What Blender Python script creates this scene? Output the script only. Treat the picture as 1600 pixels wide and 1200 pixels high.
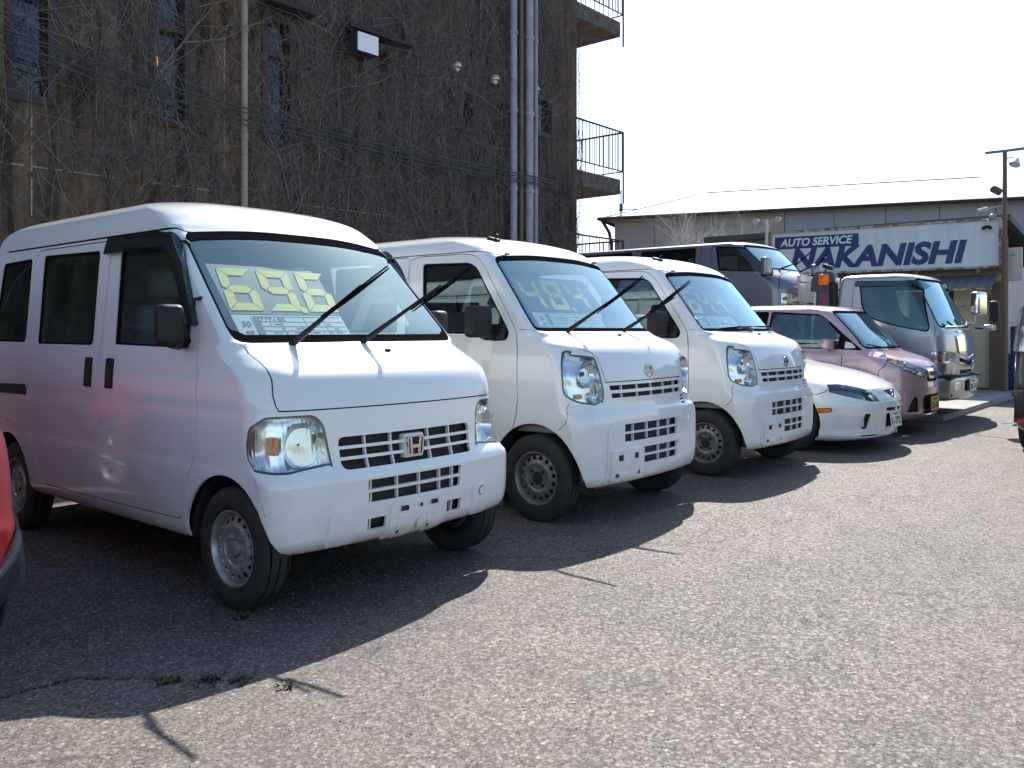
import bpy, bmesh, math, random
import numpy as np
from mathutils import Vector, Matrix
random.seed(7); RNG = np.random.default_rng(7)
scn = bpy.context.scene
COL = scn.collection
for o in list(bpy.data.objects):
    bpy.data.objects.remove(o)
R = math.radians
# ---------------------------------------------------------------- camera, sky, sun, exposure
cam = bpy.data.cameras.new('camera'); camo = bpy.data.objects.new('camera', cam); COL.objects.link(camo)
camo.location = (0, 0, 1.2); camo.rotation_euler = (R(90), 0, R(40.2 - 90))
cam.sensor_width = 36; cam.lens = 1350 / 1600 * 36; cam.shift_y = -84 / 1600
cam.clip_start = 0.05; cam.clip_end = 3000
scn.camera = camo
SUN_EL, SUN_AZ = 45.6, 26.8            # elevation, direction towards the sun from +X
world = bpy.data.worlds.new('World'); scn.world = world; world.use_nodes = True
wn = world.node_tree.nodes; wl = world.node_tree.links
bg = wn['Background']
sky = wn.new('ShaderNodeTexSky'); sky.sky_type = 'NISHITA'; sky.sun_disc = False
sky.sun_elevation = R(SUN_EL); sky.sun_rotation = R(90 - SUN_AZ)
sky.altitude = 0; sky.air_density = 1.0; sky.dust_density = 0.8; sky.ozone_density = 1.0
wl.new(sky.outputs[0], bg.inputs[0]); bg.inputs[1].default_value = 0.12
sl = bpy.data.lights.new('sun', 'SUN'); sl.energy = 5.0; sl.angle = R(0.53); sl.color = (1.0, .95, .89)
so = bpy.data.objects.new('sun', sl); COL.objects.link(so)
sd = Vector((math.cos(R(SUN_AZ)) * math.cos(R(SUN_EL)), math.sin(R(SUN_AZ)) * math.cos(R(SUN_EL)), math.sin(R(SUN_EL))))
so.rotation_euler = sd.to_track_quat('Z', 'Y').to_euler(); so.location = sd * 40
scn.view_settings.view_transform = 'Standard'; scn.view_settings.look = 'None'
scn.view_settings.exposure = 1.0; scn.view_settings.gamma = 1.0
scn.view_settings.use_curve_mapping = False
scn.cycles.max_bounces = 10; scn.cycles.transparent_max_bounces = 16; scn.cycles.use_denoising = True
scn.cycles.sample_clamp_indirect = 8; scn.cycles.caustics_reflective = False; scn.cycles.caustics_refractive = False

# ---------------------------------------------------------------- materials
MATS = {}
def mat(name, col=(.5, .5, .5), rough=.5, metal=0., coat=0., spec=.5, build=None, coat_r=.03):
    if name in MATS: return MATS[name]
    m = bpy.data.materials.new(name); m.use_nodes = True
    b = m.node_tree.nodes['Principled BSDF']
    b.inputs['Base Color'].default_value = (*col, 1); b.inputs['Roughness'].default_value = rough
    b.inputs['Metallic'].default_value = metal; b.inputs['Coat Weight'].default_value = coat
    b.inputs['Coat Roughness'].default_value = coat_r; b.inputs['Specular IOR Level'].default_value = spec
    if build: build(m, m.node_tree.nodes, m.node_tree.links, b)
    MATS[name] = m
    return m
def nd(n, t, **kw):
    x = n.new(t)
    for k, v in kw.items():
        if k.startswith('i_'): x.inputs[k[2:].replace('_', ' ')].default_value = v
        else: setattr(x, k, v)
    return x
def ramp(n, l, src, stops):
    r = n.new('ShaderNodeValToRGB'); e = r.color_ramp.elements
    while len(e) > 1: e.remove(e[-1])
    e[0].position = stops[0][0]; e[0].color = (*stops[0][1], 1) if len(stops[0][1]) == 3 else stops[0][1]
    for p, c in stops[1:]:
        k = e.new(p); k.color = (*c, 1)
    l.new(src, r.inputs[0]); return r.outputs[0]
def g3(v): return (v, v, v)
def mixc(n, l, fac, a, b, mode='MIX'):
    m = n.new('ShaderNodeMix'); m.data_type = 'RGBA'; m.blend_type = mode
    for s, v in ((m.inputs[0], fac), (m.inputs[6], a), (m.inputs[7], b)):
        if isinstance(v, (int, float)): s.default_value = v
        elif isinstance(v, tuple): s.default_value = (*v, 1)
        else: l.new(v, s)
    return m.outputs[2]
def texco(n, l, scale=(1, 1, 1), kind='Object'):
    tc = n.new('ShaderNodeTexCoord'); mp = n.new('ShaderNodeMapping'); mp.inputs['Scale'].default_value = scale
    l.new(tc.outputs[kind], mp.inputs[0]); return mp.outputs[0]
def noise(n, l, co, scale, detail=4, rough=.55):
    x = nd(n, 'ShaderNodeTexNoise', i_Scale=scale, i_Detail=detail, i_Roughness=rough); l.new(co, x.inputs['Vector']); return x.outputs[0]
def bump(n, l, b, h, strength=.3, dist=.01, prev=None):
    k = nd(n, 'ShaderNodeBump', i_Strength=strength, i_Distance=dist); l.new(h, k.inputs['Height'])
    if prev: l.new(prev, k.inputs['Normal'])
    l.new(k.outputs[0], b.inputs['Normal']); return k.outputs[0]

def paint(name, col, metal=0., rough=.35, dirt=.10):
    def bd(m, n, l, b):
        co = texco(n, l)
        f = noise(n, l, co, 2.3, 6, .65)
        c = ramp(n, l, f, [(.35, col), (.75, tuple(v * (1 - dirt) for v in col))])
        l.new(c, b.inputs['Base Color'])
        sx = n.new('ShaderNodeSeparateXYZ'); tc = n.new('ShaderNodeTexCoord'); l.new(tc.outputs['Object'], sx.inputs[0])
        mz = nd(n, 'ShaderNodeMapRange'); mz.inputs[1].default_value = .62; mz.inputs[2].default_value = .22; l.new(sx.outputs[2], mz.inputs[0])      # road film low on the panels
        fl = mixc(n, l, 1., mz.outputs[0], ramp(n, l, noise(n, l, co, 7, 7, .7), [(.4, g3(.02)), (.75, g3(.30))]), 'MULTIPLY')
        c2 = mixc(n, l, fl, c, (.17, .155, .135)); l.new(c2, b.inputs['Base Color'])
        r = ramp(n, l, noise(n, l, co, 5, 5), [(.3, g3(.02)), (.8, g3(.09))])
        l.new(r, b.inputs['Coat Roughness'])
        h = noise(n, l, co, 1.6, 1); bump(n, l, b, h, .035, .05)
    return mat(name, col, rough, metal, 1.0, .5, bd)
W1 = paint('white_paint', (.79, .805, .785), dirt=.05)
W2 = paint('pearl_white_paint', (.785, .805, .79), dirt=.04)
PINK = paint('dusty_pink_paint', (.56, .38, .40), .3, .32)
SILV = paint('silver_paint', (.50, .49, .48), .45, .34)
GREYV = paint('grey_metallic_paint', (.18, .20, .235), .45, .33)
REDP = paint('red_paint', (.19, .007, .010), .0, .3)
BLKP = paint('black_paint', (.012, .012, .014), .1, .3)
def glassmat(name, tint, base=.05, rough=0.0, haze_film=0.):
    m = bpy.data.materials.new(name); m.use_nodes = True; n = m.node_tree.nodes; l = m.node_tree.links
    n.clear(); out = n.new('ShaderNodeOutputMaterial')
    tr = n.new('ShaderNodeBsdfTransparent'); tr.inputs[0].default_value = (*tint, 1)
    gl = n.new('ShaderNodeBsdfGlossy'); gl.inputs['Roughness'].default_value = rough; gl.inputs[0].default_value = (.68, .96, 1.0, 1)
    lw = n.new('ShaderNodeLayerWeight'); lw.inputs[0].default_value = .5
    p = nd(n, 'ShaderNodeMath', operation='POWER'); p.inputs[1].default_value = 4.2; l.new(lw.outputs['Facing'], p.inputs[0])
    a = nd(n, 'ShaderNodeMath', operation='MULTIPLY_ADD'); a.inputs[1].default_value = 1 - base; a.inputs[2].default_value = base
    l.new(p.outputs[0], a.inputs[0])
    src = tr.outputs[0]
    if haze_film:
        df = n.new('ShaderNodeBsdfDiffuse'); df.inputs[0].default_value = (.62, .82, .84, 1)  # teal film put into the glass to imitate pale sky reflection
        co = texco(n, l); f = ramp(n, l, noise(n, l, co, 6, 7, .7), [(.3, g3(haze_film * .75)), (.62, g3(haze_film)), (.78, g3(haze_film * 1.6))])
        md = n.new('ShaderNodeMixShader'); l.new(f, md.inputs[0]); l.new(tr.outputs[0], md.inputs[1]); l.new(df.outputs[0], md.inputs[2]); src = md.outputs[0]
    mx = n.new('ShaderNodeMixShader'); l.new(a.outputs[0], mx.inputs[0]); l.new(src, mx.inputs[1]); l.new(gl.outputs[0], mx.inputs[2])
    l.new(mx.outputs[0], out.inputs[0]); MATS[name] = m; return m
GLASS = glassmat('clear_glass', (.74, .85, .83), .33, 0., .08); GLASS_A = glassmat('less_hazy_windscreen', (.78, .87, .83), .21, 0., .05)  # nearest van's windscreen: same glass with weaker painted-in sheen and haze
SGLASS = glassmat('side_glass', (.74, .81, .81), .09, 0., .012)
TGLASS = glassmat('tinted_glass', (.32, .35, .37), .07)
VISOR = glassmat('smoked_visor', (.16, .17, .18), .08, .05)
LENS = glassmat('lamp_lens', (.95, .96, .97), .06)
RUB = mat('tyre_rubber', (.014, .014, .015), .75, build=lambda m, n, l, b: (
    l.new(ramp(n, l, noise(n, l, texco(n, l), 14, 5), [(.3, g3(.011)), (.8, g3(.034))]), b.inputs['Base Color'])))
SEAL = mat('rubber_seal', (.010, .010, .011), .9, spec=.0)
PLAS = mat('black_plastic', (.012, .012, .013), .5, spec=.35)
GAP = mat('panel_gap', (.012, .012, .012), .9)
DARK = mat('underbody_dark', (.02, .02, .02), .8)
STEEL = mat('silver_wheel_paint', (.42, .42, .43), .38, .55, build=lambda m, n, l, b: (
    l.new(ramp(n, l, noise(n, l, texco(n, l), 20, 6), [(.35, (.44, .43, .43)), (.75, (.24, .22, .20))]), b.inputs['Base Color'])))
GREYST = mat('grey_wheel_paint', (.20, .20, .20), .42, .4, build=lambda m, n, l, b: (
    l.new(ramp(n, l, noise(n, l, texco(n, l), 20, 6), [(.35, (.24, .235, .23)), (.75, (.13, .125, .12))]), b.inputs['Base Color'])))
CHROME = mat('chrome', (.78, .78, .79), .10, 1.)
def reflmat(m, n, l, b):
    co = texco(n, l); w = nd(n, 'ShaderNodeTexWave', i_Scale=16., i_Distortion=1.2); w.bands_direction = 'X'; l.new(co, w.inputs['Vector'])
    k = bump(n, l, b, noise(n, l, co, 9, 0), .55, .03); bump(n, l, b, w.outputs[1], .14, .006, k)
REFL = mat('lamp_reflector', (.80, .80, .80), .20, .9, build=reflmat)
GASK = mat('lamp_gasket', (.05, .055, .06), .4)
AMBER = mat('amber_plastic', (.75, .20, .01), .25)
ORANGE = mat('orange_lens', (.85, .16, .01), .2)
REDL = mat('red_lens', (.45, .01, .01), .15, coat=1.)
INT = mat('interior_trim', (.19, .19, .20), .75)
SEATM = mat('seat_fabric', (.13, .15, .18), .9)
HEADL = mat('headliner', (.30, .30, .29), .9)
DASH = mat('dashboard', (.05, .05, .055), .6)
PLW = mat('plate_white', (.75, .76, .74), .4)
PLY = mat('plate_yellow', (.72, .40, .015), .4)
PLG = mat('plate_green_ink', (.02, .12, .05), .5)
INK = mat('black_ink', (.015, .015, .016), .6)

# ---------------------------------------------------------------- object helpers
def link(name, me, parent=None):
    o = bpy.data.objects.new(name, me); COL.objects.link(o)
    if parent is not None: o.parent = parent
    return o
def thing(name, label, cat, loc=(0, 0, 0), rz=0., group=None):
    o = bpy.data.objects.new(name, None); COL.objects.link(o); o.empty_display_size = .1
    o.location = loc; o.rotation_euler = (0, 0, rz); o['label'] = label; o['category'] = cat
    if group: o['group'] = group
    return o
def tag(o, label, cat, group=None, kind=None):
    if label: o['label'] = label
    if cat: o['category'] = cat
    if group: o['group'] = group
    if kind: o['kind'] = kind
    return o
def fin(name, bm, m, parent=None, smooth=38, recalc=True, loc=None):
    if recalc: bmesh.ops.recalc_face_normals(bm, faces=bm.faces[:])
    me = bpy.data.meshes.new(name); bm.to_mesh(me); bm.free()
    for x in (m if isinstance(m, (list, tuple)) else [m]): me.materials.append(x)
    if smooth is not None and len(me.polygons):
        me.polygons.foreach_set('use_smooth', [True] * len(me.polygons)); me.set_sharp_from_angle(angle=R(smooth))
    o = link(name, me, parent)
    if loc: o.location = loc
    return o
def box(bm, c, s, bev=0., seg=2, rot=None, mi=0):
    r = bmesh.ops.create_cube(bm, size=1.)
    vs = r['verts']; bmesh.ops.scale(bm, vec=s, verts=vs)
    fs = set(f for v in vs for f in v.link_faces)
    if bev > 0:
        es = list(set(e for v in vs for e in v.link_edges))
        k = bmesh.ops.bevel(bm, geom=es, offset=min(bev, min(s) * .49), segments=seg, affect='EDGES', profile=.6)
        fs |= set(k['faces']); vs = list(set(v for f in fs if f.is_valid for v in f.verts))
    fs = [f for f in fs if f.is_valid]; vs = list(set(v for f in fs for v in f.verts))
    for f in fs: f.material_index = mi
    if rot is not None: bmesh.ops.transform(bm, matrix=rot.to_4x4(), verts=vs)
    bmesh.ops.translate(bm, vec=c, verts=vs)
    return vs
def tube(bm, pts, r, seg=8, cap=True, mi=0):
    pts = [Vector(p) for p in pts]; rs = r if isinstance(r, (list, tuple)) else [r] * len(pts)
    rings = []; up = None
    for i, p in enumerate(pts):
        d = (pts[min(i + 1, len(pts) - 1)] - pts[max(i - 1, 0)]).normalized()
        if up is None:
            up = Vector((0, 0, 1)) if abs(d.z) < .9 else Vector((1, 0, 0))
        a = d.cross(up).normalized(); b = a.cross(d).normalized(); up = b
        rings.append([bm.verts.new(p + (a * math.cos(2 * math.pi * k / seg) + b * math.sin(2 * math.pi * k / seg)) * rs[i]) for k in range(seg)])
    for i in range(len(rings) - 1):
        for k in range(seg):
            f = bm.faces.new((rings[i][k], rings[i][(k + 1) % seg], rings[i + 1][(k + 1) % seg], rings[i + 1][k])); f.material_index = mi
    if cap:
        bm.faces.new(rings[0]).material_index = mi; bm.faces.new(rings[-1][::-1]).material_index = mi
def prism(bm, pts, d, org=(0, 0, 0), ex=(1, 0, 0), ey=(0, 0, 1), ez=(0, -1, 0), mi=0):
    o, ex, ey, ez = map(Vector, (org, ex, ey, ez))
    a = [bm.verts.new(o + ex * p[0] + ey * p[1]) for p in pts]
    b = [bm.verts.new(o + ex * p[0] + ey * p[1] + ez * d) for p in pts]
    n = len(pts); bm.faces.new(a).material_index = mi; bm.faces.new(b[::-1]).material_index = mi
    for i in range(n): bm.faces.new((a[i], b[i], b[(i + 1) % n], a[(i + 1) % n])).material_index = mi
def ringprism(bm, out, inn, d, org, ex=(1, 0, 0), ey=(0, 0, 1), ez=(0, -1, 0), mi=0):
    o, ex, ey, ez = map(Vector, (org, ex, ey, ez)); n = len(out)
    L = [[bm.verts.new(o + ex * p[0] + ey * p[1] + ez * z) for p in q] for q, z in ((out, 0), (out, d), (inn, d), (inn, 0))]
    for k in range(4):
        A, B = L[k], L[(k + 1) % 4]
        for i in range(n): bm.faces.new((A[i], A[(i + 1) % n], B[(i + 1) % n], B[i])).material_index = mi
def lathe(bm, prof, seg=40, mi=0, c=(0, 0, 0)):          # (x, r) about the X axis
    rings = []
    for x, r in prof:
        rings.append([bm.verts.new((c[0] + x, c[1] + r * math.cos(2 * math.pi * k / seg), c[2] + r * math.sin(2 * math.pi * k / seg))) for k in range(seg)])
    for i in range(len(rings) - 1):
        for k in range(seg):
            bm.faces.new((rings[i][k], rings[i + 1][k], rings[i + 1][(k + 1) % seg], rings[i][(k + 1) % seg])).material_index = mi
def rrect(x0, z0, x1, z1, r, n=4):
    P = []
    for cx, cz, a0 in ((x1 - r, z1 - r, 0), (x0 + r, z1 - r, 90), (x0 + r, z0 + r, 180), (x1 - r, z0 + r, 270)):
        for k in range(n + 1):
            a = R(a0 + 90 * k / n); P.append((cx + r * math.cos(a), cz + r * math.sin(a)))
    return P
def rpoly(pts, r, n=4):
    P = []; N = len(pts)
    for i, p in enumerate(pts):
        rr = r[i] if isinstance(r, (list, tuple)) else r
        a, b, c = Vector(pts[i - 1][:2]), Vector(p[:2]), Vector(pts[(i + 1) % N][:2])
        u, v = (a - b), (c - b); L = min(rr, u.length * .45, v.length * .45)
        if L < 1e-4: P.append(tuple(b)); continue
        A, C = b + u.normalized() * L, b + v.normalized() * L
        for k in range(n + 1):
            t = k / n; q = A * (1 - t) ** 2 + b * 2 * t * (1 - t) + C * t * t; P.append((q.x, q.y))
    return P
def dens(P, h=.06, closed=True):
    if isinstance(P[0][0], str):                         # tagged view points: subdivide between points of one view
        out = []
        for i in range(len(P)):
            a, b = P[i], P[(i + 1) % len(P)]; out.append(tuple(a))
            if a[0] == b[0]:
                k = max(1, int(math.ceil(math.hypot(b[1] - a[1], b[2] - a[2]) / h)))
                out += [(a[0], a[1] + (b[1] - a[1]) * j / k, a[2] + (b[2] - a[2]) * j / k) for j in range(1, k)]
        return out
    out = []; n = len(P)
    for i in range(n if closed else n - 1):
        a, b = np.array(P[i], float), np.array(P[(i + 1) % n], float); k = max(1, int(np.ceil(np.linalg.norm(b - a) / h)))
        for j in range(k): out.append(tuple(a + (b - a) * j / k))
    if not closed: out.append(tuple(P[-1]))
    return out
def parea(P):
    P = np.array(P); return .5 * np.sum(P[:, 0] * np.roll(P[:, 1], -1) - np.roll(P[:, 0], -1) * P[:, 1])
def offs(P, d):                                          # outward for d > 0
    P = np.array(P, float)
    if parea(P) < 0: P = P[::-1]
    e = np.roll(P, -1, 0) - P; ln = np.maximum(np.linalg.norm(e, axis=1, keepdims=True), 1e-9); nr = np.stack([e[:, 1], -e[:, 0]], 1) / ln
    v = nr + np.roll(nr, 1, 0); v /= np.maximum(np.sum(v * nr, 1, keepdims=True), .35)
    return [tuple(x) for x in P + v * d]
def linepoly(P, w):
    P = np.array(P, float); t = np.gradient(P, axis=0); t /= np.maximum(np.linalg.norm(t, axis=1, keepdims=True), 1e-9)
    nr = np.stack([-t[:, 1], t[:, 0]], 1) * w / 2
    return [tuple(x) for x in np.concatenate([P + nr, (P - nr)[::-1]])]
def inpoly(x, y, P):
    P = np.asarray(P); x1, y1 = P[:, 0], P[:, 1]; x2, y2 = np.roll(x1, -1), np.roll(y1, -1)
    c = (y1 > y) != (y2 > y)
    if not c.any(): return False
    xs = x1[c] + (y - y1[c]) / (y2[c] - y1[c]) * (x2[c] - x1[c]); return bool(np.sum(xs > x) % 2)

# ---------------------------------------------------------------- cut surfaces
def pchip(x, y, xi):
    h = np.diff(x); dl = np.diff(y, axis=0) / h[:, None]; d = np.zeros_like(y)
    for k in range(1, len(x) - 1):
        w1, w2 = 2 * h[k] + h[k - 1], h[k] + 2 * h[k - 1]; a, b = dl[k - 1], dl[k]; ok = a * b > 0
        d[k][ok] = (w1 + w2) / (w1 / a[ok] + w2 / b[ok])
    d[0] = dl[0]; d[-1] = dl[-1]
    i = np.clip(np.searchsorted(x, xi, side='right') - 1, 0, len(x) - 2); s = ((xi - x[i]) / h[i])[:, None]; H = h[i][:, None]
    return y[i] * (1 + 2 * s) * (1 - s) ** 2 + d[i] * H * s * (1 - s) ** 2 + y[i + 1] * s * s * (3 - 2 * s) + d[i + 1] * H * s * s * (s - 1)
def sstep(a, b, x):
    t = np.clip((x - a) / (b - a), 0, 1); return t * t * (3 - 2 * t)
class Surf:
    """A surface P(u, t); panels are cut exactly out of its flat (u, t) sheet, then mapped to 3D."""
    top_open = True
    def N(s, u, t):
        e = 2e-3
        a = s.P(u + e, t) - s.P(u - e, t); b = s.P(u, np.minimum(t + e, s.t1)) - s.P(u, np.maximum(t - e, s.t0))
        n = np.cross(a, b); return n / np.maximum(np.linalg.norm(n, axis=1, keepdims=True), 1e-12)
    def grid(s, us, ts):
        bm = bmesh.new(); V = [[bm.verts.new((u, t, 0)) for u in us] for t in ts]
        for j in range(len(ts) - 1):
            for i in range(len(us) - 1): bm.faces.new((V[j][i], V[j][i + 1], V[j + 1][i + 1], V[j + 1][i]))
        return bm
    def start(s):
        s.bm = s.grid(s.us, s.ts); s.lay = s.bm.faces.layers.int.new('rid'); s.names = {}; s.bb = {}
    def rid(s, name): return s.names.setdefault(name, len(s.names) + 1)
    def cut(s, P, name, only=None, bm=None, lay=None):
        bm = bm or s.bm; lay = lay or s.lay
        P = np.array(P, float); lo, hi = P.min(0) - 1e-3, P.max(0) + 1e-3
        cand = set(); B = s.bb if bm is getattr(s, 'bm', None) else {}
        for f in bm.faces:
            q = B.get(f)
            if q is None:
                xs = [v.co.x for v in f.verts]; ys = [v.co.y for v in f.verts]; q = B[f] = (min(xs), max(xs), min(ys), max(ys))
            if q[1] >= lo[0] and q[0] <= hi[0] and q[3] >= lo[1] and q[2] <= hi[1]: cand.add(f)
        n = len(P)
        for i in range(n):
            a, b = P[i], P[(i + 1) % n]
            if np.linalg.norm(b - a) < 1e-6: continue
            x0, x1, y0, y1 = min(a[0], b[0]) - 1e-5, max(a[0], b[0]) + 1e-5, min(a[1], b[1]) - 1e-5, max(a[1], b[1]) + 1e-5
            nx, ny = (b[1] - a[1]), -(b[0] - a[0]); ln = math.hypot(nx, ny); nx, ny = nx / ln, ny / ln; sel = []; EPS = 1.5e-6; new = set()
            for f in cand:
                q = B[f]
                if q[1] < x0 or q[0] > x1 or q[3] < y0 or q[2] > y1: continue
                ds = [(v.co.x - a[0]) * nx + (v.co.y - a[1]) * ny for v in f.verts]
                if min(ds) < -EPS and max(ds) > EPS: sel.append(f)
            for f in sel:
                for e in list(f.edges):
                    v1, v2 = e.verts
                    if v1 in new or v2 in new: continue
                    d1 = (v1.co.x - a[0]) * nx + (v1.co.y - a[1]) * ny; d2 = (v2.co.x - a[0]) * nx + (v2.co.y - a[1]) * ny
                    if (d1 < -EPS and d2 > EPS) or (d1 > EPS and d2 < -EPS):
                        new.add(bmesh.utils.edge_split(e, v1, d1 / (d1 - d2))[1])
                on = [v for v in f.verts if v in new or abs((v.co.x - a[0]) * nx + (v.co.y - a[1]) * ny) <= EPS]
                if len(on) < 2: continue
                on.sort(key=lambda v: v.co.x * -ny + v.co.y * nx); va, vb = on[0], on[-1]
                try: g, _ = bmesh.utils.face_split(f, va, vb)
                except ValueError: continue
                if g is None: continue
                for q in (f, g):
                    xs = [v.co.x for v in q.verts]; ys = [v.co.y for v in q.verts]; B[q] = (min(xs), max(xs), min(ys), max(ys))
                cand.add(g)
        k = s.rid(name); okr = None if only is None else set(0 if x == 'body' else s.rid(x) for x in only)
        for f in cand:
            c = f.calc_center_median()
            if lo[0] < c.x < hi[0] and lo[1] < c.y < hi[1] and inpoly(c.x, c.y, P) and (okr is None or f[lay] in okr): f[lay] = k
    def mesh(s, faces, name, m, parent, off=0., rim=0., rimmat=None, flip=False):
        if not faces: return None
        fs = set(faces); vid = {}; co = []
        F = []
        for f in faces:
            row = []
            for v in f.verts:
                if v not in vid: vid[v] = len(co); co.append((v.co.x, v.co.y))
                row.append(vid[v])
            F.append(row[::-1] if flip else row)
        C = np.array(co); P = s.P(C[:, 0], C[:, 1]); Nn = s.N(C[:, 0], C[:, 1]); P = P + Nn * off
        V = [tuple(p) for p in P]; mi = [0] * len(F); nmain = len(F)
        if rim:
            dup = {}
            Q = P - Nn * rim
            def d(i):
                if i not in dup:
                    dup[i] = len(V); V.append(tuple(P[i])); V.append(tuple(Q[i]))
                return dup[i]
            for f in faces:
                for lp in f.loops:
                    e = lp.edge
                    if sum(1 for g in e.link_faces if g in fs) != 1: continue
                    a, b = lp.vert, lp.link_loop_next.vert
                    if s.seam(a.co, b.co): continue
                    ia, ib = d(vid[a]), d(vid[b]); F.append([ib, ia, ia + 1, ib + 1]); mi.append(1 if rimmat else 0)
        me = bpy.data.meshes.new(name); me.from_pydata(V, [], F)
        me.materials.append(m)
        if rimmat: me.materials.append(rimmat)
        me.polygons.foreach_set('material_index', mi); me.polygons.foreach_set('use_smooth', [True] * len(F)); me.update()
        ln = np.zeros((len(me.loops), 3)); tot = sum(len(x) for x in F[:nmain]); vi = np.zeros(len(me.loops), int)
        me.loops.foreach_get('vertex_index', vi); ln[:tot] = (-Nn if flip else Nn)[vi[:tot]]
        if rim:
            me.set_sharp_from_angle(angle=R(40))
        me.normals_split_custom_set([tuple(x) for x in ln])
        return link(name, me, parent)
    def seam(s, a, b): return False
    def build(s, name, m, parent, obj=None, **kw):
        k = 0 if name == 'body' else s.rid(name)
        return s.mesh([f for f in s.bm.faces if f[s.lay] == k], obj or name, m, parent, **kw)
    def patch(s, P, name, m, parent, off=.002, rim=0., rimmat=None, h=.04):
        P = np.array(P, float); lo, hi = P.min(0) - 1e-4, P.max(0) + 1e-4
        us = np.linspace(lo[0], hi[0], max(2, int((hi[0] - lo[0]) / h) + 2)); ts = np.linspace(max(lo[1], s.t0), min(hi[1], s.t1), max(2, int((hi[1] - lo[1]) / h) + 2))
        bm = s.grid(us, ts); lay = bm.faces.layers.int.new('rid'); s.cut(P, '_p', None, bm, lay); k = s.rid('_p')
        o = s.mesh([f for f in bm.faces if f[lay] == k], name, m, parent, off, rim, rimmat); bm.free(); return o
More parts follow.
